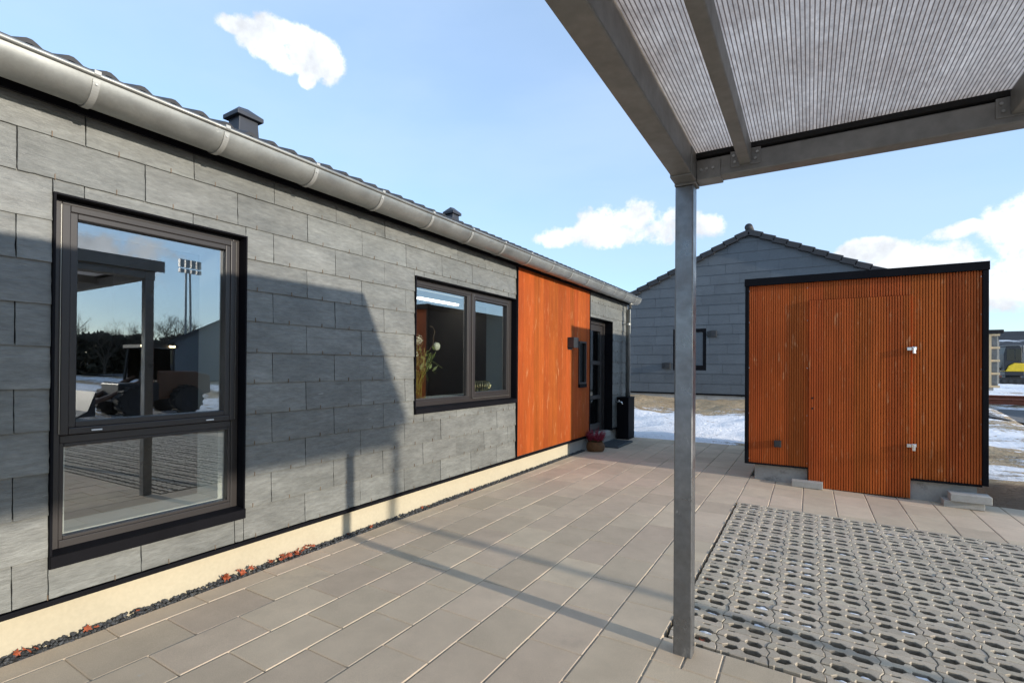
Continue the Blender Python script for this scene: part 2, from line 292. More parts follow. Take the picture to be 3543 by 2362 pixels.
# ------------------------------------------------------------------ mesh helpers
class MB:
    def __init__(s): s.v = []; s.f = []; s.m = []
    def add(s, vs, fs, mi=0):
        o = len(s.v); s.v.extend(tuple(x) for x in vs); s.f.extend(tuple(i + o for i in f) for f in fs); s.m.extend([mi] * len(fs)); return s
    def box(s, x0, x1, y0, y1, z0, z1, mi=0):
        v = [(x, y, z) for z in (z0, z1) for x, y in ((x0, y0), (x1, y0), (x1, y1), (x0, y1))]
        return s.add(v, [(3, 2, 1, 0), (4, 5, 6, 7), (0, 1, 5, 4), (1, 2, 6, 5), (2, 3, 7, 6), (3, 0, 4, 7)], mi)
    def obox(s, c, ax, ay, az, mi=0):     # oriented box: centre and three half axes
        c, ax, ay, az = map(Vector, (c, ax, ay, az))
        v = [c + ax * i + ay * j + az * k for k in (-1, 1) for i, j in ((-1, -1), (1, -1), (1, 1), (-1, 1))]
        return s.add(v, [(3, 2, 1, 0), (4, 5, 6, 7), (0, 1, 5, 4), (1, 2, 6, 5), (2, 3, 7, 6), (3, 0, 4, 7)], mi)
    def prism(s, poly, vec, mi=0):
        n = len(poly); p = [Vector(q) for q in poly]; q = [a + Vector(vec) for a in p]
        return s.add(p + q, [tuple(range(n - 1, -1, -1)), tuple(range(n, 2 * n))] + [(i, (i + 1) % n, n + (i + 1) % n, n + i) for i in range(n)], mi)
    def tube(s, pts, r, n=8, mi=0, cap=True):
        pts = [Vector(p) for p in pts]; rs = r if isinstance(r, (list, tuple)) else [r] * len(pts)
        vs = []; up = Vector((0, 0, 1))
        for i, p in enumerate(pts):
            d = (pts[min(i + 1, len(pts) - 1)] - pts[max(i - 1, 0)]).normalized()
            a = d.cross(up if abs(d.z) < .95 else Vector((1, 0, 0))).normalized(); b = d.cross(a)
            for k in range(n):
                t = 2 * math.pi * k / n; vs.append(p + a * (rs[i] * math.cos(t)) + b * (rs[i] * math.sin(t)))
        fs = [(i * n + k, i * n + (k + 1) % n, (i + 1) * n + (k + 1) % n, (i + 1) * n + k) for i in range(len(pts) - 1) for k in range(n)]
        if cap: fs += [tuple(range(n - 1, -1, -1)), tuple((len(pts) - 1) * n + k for k in range(n))]
        return s.add(vs, fs, mi)
    def lathe(s, prof, c, n=24, mi=0, wob=None):
        vs = []
        for j, (r, z) in enumerate(prof):
            for k in range(n):
                t = 2 * math.pi * k / n; rr = r + (wob(j, k) if wob else 0)
                vs.append((c[0] + rr * math.cos(t), c[1] + rr * math.sin(t), c[2] + z))
        fs = [(j * n + k, j * n + (k + 1) % n, (j + 1) * n + (k + 1) % n, (j + 1) * n + k) for j in range(len(prof) - 1) for k in range(n)]
        return s.add(vs, fs, mi)
    def blob(s, c, r, mi=0, jit=.25, sub=1, squash=1.0, sx=1.0):
        base = ICO[sub]; R = Matrix.Rotation(random.random() * 6.28, 3, Vector((random.random() - .5, random.random() - .5, random.random() - .5)).normalized())
        vs = []
        for v in base[0]:
            q = R @ Vector(v); q *= r * (1 + random.uniform(-jit, jit)); q.z *= squash; q.x *= sx; vs.append(q + Vector(c))
        return s.add(vs, base[1], mi)
    def build(s, name, mats, parent=None, bevel=0, smooth=False, seg=2, fix=True):
        me = bpy.data.meshes.new(name)
        o = bpy.data.objects.new(name, me)
        off = Vector(parent['_w']) if parent is not None else Vector((0, 0, 0))
        if parent is None and s.v:
            pass
        me.from_pydata([tuple(Vector(v) - off) for v in s.v], [], s.f)
        mats = mats if isinstance(mats, (list, tuple)) else [mats]
        for m in mats: me.materials.append(M[m])
        if len(mats) > 1: me.polygons.foreach_set('material_index', s.m)
        if fix:
            b = bmesh.new(); b.from_mesh(me); bmesh.ops.recalc_face_normals(b, faces=b.faces); b.to_mesh(me); b.free()
        if smooth: me.polygons.foreach_set('use_smooth', [True] * len(me.polygons))
        me.update(); COL.objects.link(o)
        o['_w'] = tuple(off)
        if parent is not None: o.parent = parent
        if bevel:
            bv = o.modifiers.new('bevel', 'BEVEL'); bv.width = bevel; bv.segments = seg; bv.limit_method = 'ANGLE'; bv.angle_limit = rad(40)
        return o

def _ico(n):
    b = bmesh.new(); bmesh.ops.create_icosphere(b, subdivisions=n, radius=1); b.verts.ensure_lookup_table()
    r = ([tuple(v.co) for v in b.verts], [tuple(v.index for v in f.verts) for f in b.faces]); b.free(); return r
ICO = {1: _ico(1), 2: _ico(2), 3: _ico(3)}

def tag(o, label=None, cat=None, group=None, kind=None):
    if label: o['label'] = label
    if cat: o['category'] = cat
    if group: o['group'] = group
    if kind: o['kind'] = kind
    return o
def thing(name, label, cat, loc=(0, 0, 0), group=None):
    o = bpy.data.objects.new(name, None); COL.objects.link(o); o.location = loc; o['_w'] = tuple(loc); o.empty_display_size = .2
    return tag(o, label, cat, group)
def solo(mb, name, mats, label, cat, loc, group=None, **k):     # a thing that is one mesh, origin at its base
    p = {'_w': loc}
    class P(dict): pass
    off = Vector(loc); mb.v = [tuple(Vector(v) - off) for v in mb.v]
    o = mb.build(name, mats, None, **k); o.location = loc; return tag(o, label, cat, group)
def ring(mb, x0, x1, y0, y1, z0, z1, w, mi=0, wb=None, wt_=None):
    wb = wb or w; wt_ = wt_ or w
    mb.box(x0, x1, y0, y0 + w, z0, z1, mi); mb.box(x0, x1, y1 - w, y1, z0, z1, mi)
    mb.box(x0, x1, y0 + w, y1 - w, z0, z0 + wb, mi); mb.box(x0, x1, y0 + w, y1 - w, z1 - wt_, z1, mi)
def cut_rects(r, holes):
    out = [r]
    for h in holes:
        nxt = []
        for a0, a1, b0, b1 in out:
            if h[1] <= a0 or h[0] >= a1 or h[3] <= b0 or h[2] >= b1: nxt.append((a0, a1, b0, b1)); continue
            if h[0] > a0: nxt.append((a0, h[0], b0, b1))
            if h[1] < a1: nxt.append((h[1], a1, b0, b1))
            m0, m1 = max(a0, h[0]), min(a1, h[1])
            if h[2] > b0: nxt.append((m0, m1, b0, h[2]))
            if h[3] < b1: nxt.append((m0, m1, h[3], b1))
        out = nxt
    return out
def each(name, mats, parent, boxes, **k):
    return [MB().box(*b).build(name, mats, parent, **k) for b in boxes]
def hsh(x, y=0.0, z=0.0): return mn.noise(Vector((x, y, z)))

# ------------------------------------------------------------------ ground
GX = -0.60
def gz(x, y=0): return -0.02 * max(0.0, min(x, 6) - GX)      # the yard falls a little towards the carport

def axis(lo, hi, d0, d1, dense, grow, far):
    a = [lo]
    while a[-1] < hi: a.append(a[-1] + dense)
    st = dense; p = [a[-1]]
    while p[-1] < far: st *= grow; p.append(p[-1] + st)
    st = dense; n = [lo]
    while n[-1] > -far: st *= grow; n.append(n[-1] - st)
    return sorted(set(n[1:] + a + p[1:]))
def paved_dist(x, y):
    def dr(x0, x1, y0, y1): return math.hypot(max(x0 - x, 0, x - x1), max(y0 - y, 0, y - y1))
    return min(dr(-9.0, 1.62, -30, 9.50), dr(0, 5.3, -30, 6.93))
def terr(x, y):
    d = paved_dist(x, y)
    if d <= 0: return -0.10
    k = min(d / 0.3, 1.0)
    far = min(max((math.hypot(x, y) - 9) / 24.0, 0), 1); far = far * far * (3 - 2 * far)
    h = 0.0 + far * 0.42
    h += (0.10 * hsh(x * .55, y * .55, 3.1) + 0.05 * hsh(x * 1.7, y * 1.7, 1.7) + .035 * hsh(x * 3.1, y * 3.1, 9)) * min(d / 1.2, 1)
    if y > 13 and x < 4: h += .22 * min((y - 13) / 3.5, 1)
    h += gz(x) * max(0, 1 - d / 3)
    return -0.10 + k * (h + 0.10 + .012)
xs = axis(-9.6, 12.0, 0, 0, .15, 1.14, 1600); ys = axis(5.4, 20.0, 0, 0, .15, 1.14, 1600)
tv = [(x, y, terr(x, y)) for y in ys for x in xs]; nx = len(xs)
tf = [(j * nx + i, j * nx + i + 1, (j + 1) * nx + i + 1, (j + 1) * nx + i) for j in range(len(ys) - 1) for i in range(nx - 1)]
mb = MB(); mb.add(tv, tf)
ter = mb.build('ground', 'terrain', fix=False, smooth=True); tag(ter, kind='structure')
def snowness(x, y):
    if x < 1.55:
        pts = [(9.4, .30), (9.9, .45), (11, .62), (13.2, .50), (14.2, .05), (15.2, -.38), (17, -.5), (30, .2), (60, .35)]
    else:
        pts = [(6.8, -.8), (8.2, -.75), (8.7, .25), (9.4, .42), (10.2, -.10), (11.2, -.22), (12.0, .30), (13.4, .25), (14.5, -.1), (17, .1), (22, .0), (26, .42), (60, .45)]
    if x > 7 and y < 10: return .32
    for (a, va), (b, vb) in zip(pts, pts[1:]):
        if y <= b: return va + (vb - va) * max(0, (y - a) / (b - a))
    return .4
at = ter.data.attributes.new('snowness', 'FLOAT', 'POINT'); at.data.foreach_set('value', [snowness(x, y) for y in ys for x in xs])

mb = MB()      # access road beyond the plot
for i in range(60):
    x0, x1 = 3.5 + i * .8, 3.5 + (i + 1) * .8
    a = lambda x, y: (x, y, terr(x, y) + .05)
    yy = [15.2, 16.4, 17.6, 18.8]
    for j in range(3): mb.add([a(x0, yy[j]), a(x1, yy[j]), a(x1, yy[j + 1]), a(x0, yy[j + 1])], [(0, 1, 2, 3)])
tag(mb.build('road', 'asphalt', fix=False, smooth=True), kind='structure')

# joint bed under all paving, then the pavers
mb = MB()
bx = [-3.12, GX, 2, 6.0]
for i in range(3):
    x0, x1 = bx[i], bx[i + 1]
    mb.add([(x0, -4, gz(x0) - .0075), (x1, -4, gz(x1) - .0075), (x1, 2.57, gz(x1) - .0075), (x0, 2.57, gz(x0) - .0075)], [(0, 1, 2, 3)])
mb.add([(-3.12, 2.57, -.0075), (-.625, 2.57, -.0075), (-.625, 9.5, -.0075), (-3.12, 9.5, -.0075)], [(0, 1, 2, 3)])
for x0, x1 in ((-.625, 2), (2, 5.3)):
    mb.add([(x0, 5.50, gz(x0) - .0075), (x1, 5.50, gz(x1) - .0075), (x1, 6.94, gz(x1) - .0075), (x0, 6.94, gz(x0) - .0075)], [(0, 1, 2, 3)])
tag(mb.build('joint_sand', 'sand_joint', fix=False), kind='structure')

mb = MB(); PG = .0045; CH = .0055
def paver(x0, x1, y0, y1):
    if x1 - x0 < .03 or y1 - y0 < .03: return
    g = PG / 2; x0 += g; x1 -= g; y0 += g * .55; y1 -= g * .55
    dz = random.uniform(-.0012, .0012); tx = random.uniform(-.003, .003); ty = random.uniform(-.003, .003)
    cx, cy = (x0 + x1) / 2, (y0 + y1) / 2
    z = lambda x, y, d: gz(x) + dz + tx * (x - cx) + ty * (y - cy) - d
    o = [(x0, y0), (x1, y0), (x1, y1), (x0, y1)]; i_ = [(x0 + CH, y0 + CH), (x1 - CH, y0 + CH), (x1 - CH, y1 - CH), (x0 + CH, y1 - CH)]
    v = [(x, y, z(x, y, 0)) for x, y in i_] + [(x, y, z(x, y, CH * .75)) for x, y in o] + [(x, y, z(x, y, .04)) for x, y in o]
    mb.add(v, [(0, 1, 2, 3)] + [(4 + k, 4 + (k + 1) % 4, (k + 1) % 4, k) for k in range(4)] + [(8 + k, 8 + (k + 1) % 4, 4 + (k + 1) % 4, 4 + k) for k in range(4)])
XL = [-3.068, -2.907] + [-2.611 + .2845 * i for i in range(8)]      # last is about -0.62
XL[-1] = -.622
PL = .4265
def column(x0, x1, k, ya, yb):
    off = (1.763 if k % 2 else 1.976)
    n0 = math.floor((ya - off) / PL) - 1; y = off + n0 * PL
    while y < yb:
        a, b = max(y, ya), min(y + PL, yb)
        if b > a: paver(x0, x1, a, b)
        y += PL
for i in range(len(XL) - 1): column(XL[i], XL[i + 1], i, -3.6, 9.5)
xr = [-.622 + .2845 * i for i in range(22)]
for i in range(len(xr) - 1):
    if i == 0:
        column(xr[0], xr[1], 1, -3.6, 2.335); paver(-.622, -.49, 2.335, 2.555); paver(-.49, -.3375, 2.335, 2.555)
    else: column(xr[i], xr[i + 1], i + 1, -3.6, 2.56)
    column(xr[i], xr[i + 1], i, 5.50, 6.93)
tag(mb.build('paving', 'paver', fix=False), kind='structure')

# grass pavers: one cell of three interlocking strips, built once and laid out as one surface
GP = .224
def strip(y0, y1, lo_notch, hi_notch):
    """outline of one strip of a block, notched by the halves of the holes on both long joints"""
    def edge(y, holes, sgn):
        p = []
        for cx, w0, w1, d, skew in holes:
            p += [(cx - w0, y), (cx - w1 + skew * sgn, y + sgn * d), (cx + w1 + skew * sgn, y + sgn * d), (cx + w0, y)]
        return p
    lo = edge(y0, lo_notch, 1); hi = edge(y1, hi_notch, -1)[::-1]
    return lo, hi
g = .0042
holeA = [(.066, .037, .021, .022, -.007), (.162, .039, .022, .022, -.007)]
holeB = [(.066, .035, .018, .021, .006), (.160, .043, .028, .022, -.007)]
slit = [(.052, .020, .014, .005, 0), (.158, .020, .014, .005, 0)]
strips = [(0.0, .087, holeB, holeA, (0, .010, -.008)), (.087, .155, holeA, slit, (-.008, -.004, .012)), (.155, .224, slit, holeB, (.012, .010, 0))]
tiles = []
for y0, y1, lo_n, hi_n, zz in strips:
    lo, hi = strip(y0, y1, lo_n, hi_n)
    gy = .0012 if (y0 == .155 or y1 == .155) else g
    ylo = y0 + (.0010 if y0 == .155 else g); yhi = y1 - (.0010 if y1 == .155 else g)
    fx = lambda p, s: (p[0], p[1] + (s if True else 0))
    lo = [(x, y + (ylo - y0)) for x, y in lo]; hi = [(x, y - (y1 - yhi)) for x, y in hi]
    ym = (y0 + y1) / 2
    g2 = .0014
    left = [(zz[2] + g2, yhi), (zz[1] + g2, ym), (zz[0] + g2, ylo)]
    right = [(GP + zz[0] - g2, ylo), (GP + zz[1] - g2, ym), (GP + zz[2] - g2, yhi)]
    poly = [left[2]] + lo + right + hi + left[:2]
    b = bmesh.new(); vs = [b.verts.new((x, y, 0)) for x, y in poly]; f = b.faces.new(vs); f.normal_update()
    if f.normal.z < 0: f.normal_flip()
    ex = bmesh.ops.extrude_face_region(b, geom=[f]); top = [q for q in ex['geom'] if isinstance(q, bmesh.types.BMFace)][0]
    nv = [q for q in ex['geom'] if isinstance(q, bmesh.types.BMVert)]
    for v in nv: v.co.z = 0.0
    for v in vs: v.co.z = -.075
    if f.is_valid: b.faces.remove(f)
    ed = list(top.edges)
    bmesh.ops.bevel(b, geom=ed, offset=.0030, segments=1, affect='EDGES', profile=.5, clamp_overlap=True)
    b.verts.ensure_lookup_table(); b.verts.index_update()
    tiles.append(([tuple(v.co) for v in b.verts], [tuple(v.index for v in q.verts) for q in b.faces])); b.free()
mb = MB(); snow_mb = MB(); GX0, GX1, GY0, GY1 = -.605, 4.9, 2.566, 5.49
holes_xy = []
jx0 = -.167 - 3 * GP
jy0 = 2.645
for j in range(-1, 14):
    for i in range(0, 26):
        for k, (tvs, tfs) in enumerate(tiles):
            ox, oy = jx0 + i * GP, jy0 + j * GP
            dz = random.uniform(-.0025, .0025) + .004; tl = random.uniform(-.012, .012); tl2 = random.uniform(-.012, .012)
            vv = []
            for x, y, z in tvs:
                X = min(max(ox + x, GX0), GX1); Y = min(max(oy + y, GY0), GY1)
                vv.append((X, Y, gz(X) + z + dz + tl * (x - .112) + tl2 * (y - .1)))
            if ox > GX1 or ox + GP + .02 < GX0 or max(v[1] for v in vv) - min(v[1] for v in vv) < .015 or max(v[0] for v in vv) - min(v[0] for v in vv) < .03: continue
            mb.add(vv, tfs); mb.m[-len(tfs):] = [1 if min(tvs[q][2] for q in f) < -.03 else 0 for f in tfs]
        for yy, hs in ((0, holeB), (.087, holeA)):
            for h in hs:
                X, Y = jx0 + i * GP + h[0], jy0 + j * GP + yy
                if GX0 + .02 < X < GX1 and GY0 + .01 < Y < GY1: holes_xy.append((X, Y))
tag(mb.build('grass_paver_paving', ['grasspaver', 'soiled_shade'], fix=True), kind='structure')
mb = MB()
NXs, NYs = 44, 26
vv = []
for j in range(NYs + 1):
    for i in range(NXs + 1):
        x = -.63 + (5.0 + .63) * i / NXs; y = 2.56 + 2.945 * j / NYs; vv.append((x, y, gz(x) - .045 + .006 * hsh(x * 9, y * 9)))
mb.add(vv, [(j * (NXs + 1) + i, j * (NXs + 1) + i + 1, (j + 1) * (NXs + 1) + i + 1, (j + 1) * (NXs + 1) + i) for j in range(NYs) for i in range(NXs)])
tag(mb.build('soil_bed', 'soil', fix=False), kind='structure')
for X, Y in holes_xy:      # last snow lying in the openings
    p = .6 * max(0, 1 - abs(X - (-.1 - .12 * (Y - 2.6))) / 1.2) * min(max((Y - 2.75) / 1.0, 0), 1) + .05
    if X > 2.6: p *= .6
    if random.random() < p:
        snow_mb.blob((X + random.uniform(-.006, .008), Y + random.uniform(-.012, .004), gz(X) - .014), random.uniform(.017, .025), 0, .3, 2, .45, 1.45)
tag(snow_mb.build('snow_patches', 'snow', smooth=True), kind='stuff', label='small patches of melting snow in the openings of the grass pavers', cat='snow')

# ------------------------------------------------------------------ the slate house
WX = -3.083
H = thing('slate_house', 'long single storey house clad in grey slate with an orange ribbed panel and zinc gutter', 'house', (-3.6, 3.0, 0))
OP1 = (.903, 1.858, .370, 2.165); OP2 = (3.456, 5.296, .900, 2.172); OPD = (7.69, 8.78, .19, 2.17); OPN = (7.205, 7.495, 1.02, 1.745)
Y0, Y1 = -4.0, 9.60
mb = MB()
for y0, y1, z0, z1 in cut_rects((Y0, Y1, .195, 2.66), [OP1, OP2, OPD, OPN]): mb.box(-3.40, -3.105, y0, y1, z0, z1)
mb.build('wall_core', 'membrane', H)
MB().box(-3.40, -3.127, Y0 + .02, 7.02, -.08, .194).build('plinth', 'plinth', H)['label'] = 'cream rendered plinth'
MB().box(-3.40, -3.127, 7.02, Y1 - .02, -.08, .194).build('plinth', 'plinth_grey', H)['label'] = 'grey concrete plinth near the door'
each('base_trim', 'black_trim', H, [(-3.127, -3.070, Y0, 7.69, .196, .222), (-3.127, -3.070, 8.78, Y1, .196, .222)], bevel=.003)

# slates: each one a tilted slab with chipped edges, plus its two hooks
mbs = [MB(), MB()]; mb = mbs[0]; hooks = MB()
SL, SH = .5125, .20
def slate(y0, y1, z0, z1, zr):
    if y1 - y0 < .012 or z1 - z0 < .012: return
    g = .0022
    y0 += g; y1 -= g
    tilt = .045; bx0 = WX - .001 + random.uniform(-.0015, .0015); sk = random.uniform(-.004, .004)
    X = lambda y, z: bx0 - tilt * (z - zr) * 1.0 + sk * (y - y0)
    def run(a, b, fixed, horiz, amp):
        n = max(2, int(abs(b - a) / .028)); out = []
        for i in range(n):
            t = a + (b - a) * i / n; j = random.uniform(-1, 1) * amp + (random.uniform(-amp * 2.2, 0) if random.random() < .10 else 0)
            out.append((t, fixed + (abs(j) if amp and horiz == 1 else -abs(j) if horiz == 2 else j)) if horiz else (fixed + j, t))
        return out
    pl = run(y0, y1, z0, 1, .0014) + [(a - abs(a - y1) * 0, b) for a, b in run(z0, z1, y1, 0, .0011)] + run(y1, y0, z1 + .01, 2, 0) + run(z1, z0, y0, 0, .0011)
    n = len(pl)
    fr = [(X(y, z), y, z) for y, z in pl]; bk = [(x - .0075, y, z) for x, y, z in fr]
    inner = [(x + .0008, y + (.0015 if y < (y0 + y1) / 2 else -.0015), z + (.0015 if z < (z0 + z1) / 2 else -.0015)) for x, y, z in fr]
    mb.add(inner + fr + bk, [tuple(range(n))] + [(n + i, n + (i + 1) % n, (i + 1) % n, i) for i in range(n)] + [(2 * n + i, 2 * n + (i + 1) % n, n + (i + 1) % n, n + i) for i in range(n)])
holes = [OP1, OP2, OPD, (5.304, 7.672, -1, 5)]
for k in range(13):
    zr = .227 + SH * k
    off = (1.0246 if k % 2 else .7755) % SL
    i0 = int((Y0 - off) / SL) - 1
    for i in range(i0, i0 + 30):
        ya, yb = off + i * SL, off + (i + 1) * SL
        a, b = max(ya, Y0), min(yb, Y1)
        if b - a < .02: continue
        mb = mbs[0] if (a + b) / 2 < 6.4 else mbs[1]
        for r in cut_rects((a, b, zr, min(zr + SH, 2.64)), holes):
            mb = mbs[0] if (r[0] + r[1]) / 2 < 6.4 else mbs[1]; slate(*r, zr)
        for q in (.25, .75):
            y = ya + q * SL + random.uniform(-.012, .012)
            if not (Y0 < y < Y1) or any(h[0] - .02 < y < h[1] + .02 and h[2] - .03 < zr < h[3] + .03 for h in holes): continue
            hooks.box(WX - .004, WX + .0035, y - .0016, y + .0016, zr - .002, zr + .024)
for q in mbs: q.build('slate_cladding', 'slate', H)
hk = hooks.build('slate_hooks', 'twig', H)
hk['kind'] = 'stuff'

def ribbed(mb, u0, u1, zf, place, board=.1428, pitch=.0238, depth=.017):
    """vertical ribbed boards from u0 to u1; zf(u) gives (z0, z1); place(u, d, z) gives the point"""
    u = u0
    while u < u1 - .004:
        ub = min(u + board, u1); prof = []
        n = max(1, round((ub - u) / pitch)); pt = (ub - u) / n
        for i in range(n):
            a = u + i * pt
            prof += [(a + .0008, -depth), (a + pt * .28, -depth), (a + pt * .33, 0), (a + pt * .95, 0), (a + pt * .995, -depth)]
        z0, z1 = zf((u + ub) / 2); w = random.uniform(-.0008, .0008); m = len(prof)
        vs = [place(p, d + w, z0) for p, d in prof] + [place(p, d + w, z1) for p, d in prof] + [place(u, -depth - .012, z0), place(ub, -depth - .012, z0)]
        mb.add(vs, [(i, i + 1, m + i + 1, m + i) for i in range(m - 1)] + [tuple([2 * m] + list(range(m)) + [2 * m + 1])])
        u = ub
mb = MB()
PX = -3.072
def place(u, d, z): return (PX + d, u, z)
for y0, y1, z0, z1 in ((5.316, 7.20, .238, 2.63), (7.20, 7.50, .238, 1.02), (7.20, 7.50, 1.745, 2.63), (7.50, 7.662, .238, 2.63)):
    ribbed(mb, y0, y1, lambda u: (z0, z1), place)
pan = mb.build('orange_panel', 'orange', H, fix=False); pan['label'] = 'orange ribbed cladding panel beside the front door'
each('panel_trim', 'black_trim', H, [(-3.10, -3.064, 5.298, 5.314, .222, 2.64), (-3.10, -3.064, 7.664, 7.680, .222, 2.64)]); MB().box(-3.11, -3.095, 5.314, 7.664, .222, 2.64).build('panel_backing', 'membrane', H)
mb = MB(); mb.box(-3.12, -3.068, Y1 - .004, Y1 + .03, .222, 2.64); mb.build('corner_trim', 'zinc', H, bevel=.003)

def pane(mb, x, y0, y1, z0, z1): mb.box(x - .004, x, y0, y1, z0, z1)
def reveal(parent, op, x0, x1, name='reveal'):
    y0, y1, z0, z1 = op; mb = MB(); t = .009
    mb.box(x0, x1, y0, y0 + t, z0, z1); mb.box(x0, x1, y1 - t, y1, z0, z1); mb.box(x0, x1, y0 + t, y1 - t, z1 - t, z1)
    return mb.build(name, 'black_trim', parent)
def inner_reveal(parent, op, x0=-3.46, x1=-3.215):
    y0, y1, z0, z1 = op; mb = MB(); t = .05
    ring(mb, x0, x1, y0 + .045, y1 - .045, z0 + .075, z1 - .045, t)
    return mb.build('inner_reveal', 'white_wall', parent)

# window with a side hung sash above a fixed light
def part(name, label=None):
    o = bpy.data.objects.new(name, None); COL.objects.link(o); o.parent = H; o.location = (0, 0, 0); o['_w'] = tuple(H['_w'])
    if label: o['label'] = label
    return o
f1 = MB(); ring(f1, -3.205, -3.146, .915, 1.848, .435, 2.155, .042); f1.box(-3.205, -3.146, .957, 1.806, .952, .992)
w1 = f1.build('window', 'frame', H, bevel=.004); w1['label'] = 'tall dark framed window with a large sash above a low fixed light'
mb = MB(); ring(mb, -3.20, -3.134, .953, 1.822, .994, 2.132, .034); ring(mb, -3.20, -3.139, .987, 1.788, 1.028, 2.098, .030); mb.build('sash', 'frame', w1, bevel=.004)
each('edge_glint', 'edge_glint', w1, [(-3.146, -3.1395, .9505, .9528, 1.00, 2.13), (-3.146, -3.1395, 1.8225, 1.8250, 1.00, 2.13)])
mb = MB(); pane(mb, -3.172, 1.012, 1.768, 1.052, 2.078); mb.build('pane', 'glass', w1)
mb = MB(); ring(mb, -3.195, -3.150, .957, 1.806, .477, .952, .017); mb.build('glazing_bead', 'frame', w1, bevel=.003)
mb = MB(); pane(mb, -3.176, .972, 1.790, .492, .937); mb.build('pane', 'glass', w1)
mb = MB(); mb.box(-3.23, -3.064, .905, 1.858, .372, .379); mb.box(-3.070, -3.064, .905, 1.858, .379, .432); mb.prism([(-3.23, .905, .432), (-3.064, .905, .430), (-3.064, .905, .4315), (-3.23, .905, .452)], (0, .953, 0)); mb.build('sill', 'black_trim', w1)
reveal(w1, OP1, -3.24, -3.072); inner_reveal(w1, OP1)
for y in (1.10, 1.665):
    mb = MB(); mb.box(-3.133, -3.126, y - .022, y + .022, 1.006, 1.012); mb.build('drain_cap', 'white', w1)

f2 = MB(); ring(f2, -3.205, -3.148, 3.466, 5.287, .958, 2.165, .052); f2.box(-3.205, -3.148, 4.385, 4.452, 1.01, 2.113)
w2 = f2.build('window', 'frame', H, bevel=.004); w2['label'] = 'wide dark framed window with a fixed light and a narrower sash beside the orange panel'
mb = MB(); ring(mb, -3.20, -3.136, 4.440, 5.238, .998, 2.140, .036); ring(mb, -3.20, -3.141, 4.476, 5.202, 1.034, 2.104, .028); mb.build('sash', 'frame', w2, bevel=.004)
mb = MB(); pane(mb, -3.172, 4.50, 5.178, 1.058, 2.080); mb.build('pane', 'glass', w2)
mb = MB(); ring(mb, -3.195, -3.152, 3.518, 4.385, 1.010, 2.113, .018); mb.build('glazing_bead', 'frame', w2, bevel=.003)
mb = MB(); pane(mb, -3.176, 3.533, 4.370, 1.025, 2.098); mb.build('pane', 'glass', w2)
mb = MB(); mb.box(-3.23, -3.064, 3.458, 5.296, .902, .909); mb.box(-3.070, -3.064, 3.458, 5.296, .909, .952); mb.prism([(-3.23, 3.458, .952), (-3.064, 3.458, .950), (-3.064, 3.458, .9515), (-3.23, 3.458, .972)], (0, 1.838, 0)); mb.build('sill', 'black_trim', w2)
reveal(w2, OP2, -3.24, -3.072); inner_reveal(w2, OP2)
mb = MB(); mb.box(-3.1355, -3.131, 4.45, 5.225, .9955, .9985); mb.build('edge_glint', 'edge_glint', w2)

# front door, deep in its opening
dm = MB(); ring(dm, -3.30, -3.215, 7.70, 8.77, .20, 2.16, .06, 0, .03, .07)
dr = dm.build('door', 'frame', H, bevel=.004); dr['label'] = 'dark glazed front door set deep in the slate wall'
mb = MB(); ring(mb, -3.285, -3.235, 7.765, 8.705, .235, 2.085, .105); mb.box(-3.285, -3.235, 7.87, 8.60, .775, .84); mb.box(-3.285, -3.235, 7.87, 8.60, 1.385, 1.45); mb.build('leaf', 'frame', dr, bevel=.004)
mb = MB()
for a, b in ((.34, .775), (.84, 1.385), (1.45, 1.98)): pane(mb, -3.258, 7.87, 8.60, a, b)
mb.build('pane', 'glass', dr)
mb = MB(); mb.tube([(-3.235, 7.83, 1.08), (-3.19, 7.83, 1.08), (-3.185, 7.84, 1.08), (-3.185, 7.95, 1.08)], .010, 8); mb.build('handle', 'chrome', dr, smooth=True)
reveal(dr, OPD, -3.31, -3.068)
mb = MB(); mb.box(-3.31, -3.10, 7.69, 8.78, .10, .188); mb.build('threshold', 'concrete', dr, bevel=.004)

nm = MB(); ring(nm, -3.12, -3.052, 7.205, 7.495, 1.075, 1.745, .026); nw = nm.build('window', 'frame', H, bevel=.003); nw['label'] = 'narrow black framed slot window in the orange panel'
mb = MB(); pane(mb, -3.085, 7.231, 7.469, 1.101, 1.719); mb.build('pane', 'glass_dark', nw)
mb = MB(); mb.box(-3.12, -3.045, 7.205, 7.495, 1.02, 1.074); mb.build('sill', 'black_trim', nw)

# dim rooms behind the windows
mb = MB()
mb.box(-7.4, -3.41, Y0 + .1, Y1 - .1, .10, .20); mb.box(-7.4, -3.41, Y0 + .1, Y1 - .1, 2.52, 2.60); mb.box(-7.5, -7.4, Y0 + .1, Y1 - .1, .1, 2.6)
for y in (Y0 + .1, 2.75, 6.2, 9.42): mb.box(-7.4, -3.41, y, y + .08, .2, 2.52)
mb.build('room', 'room', H)

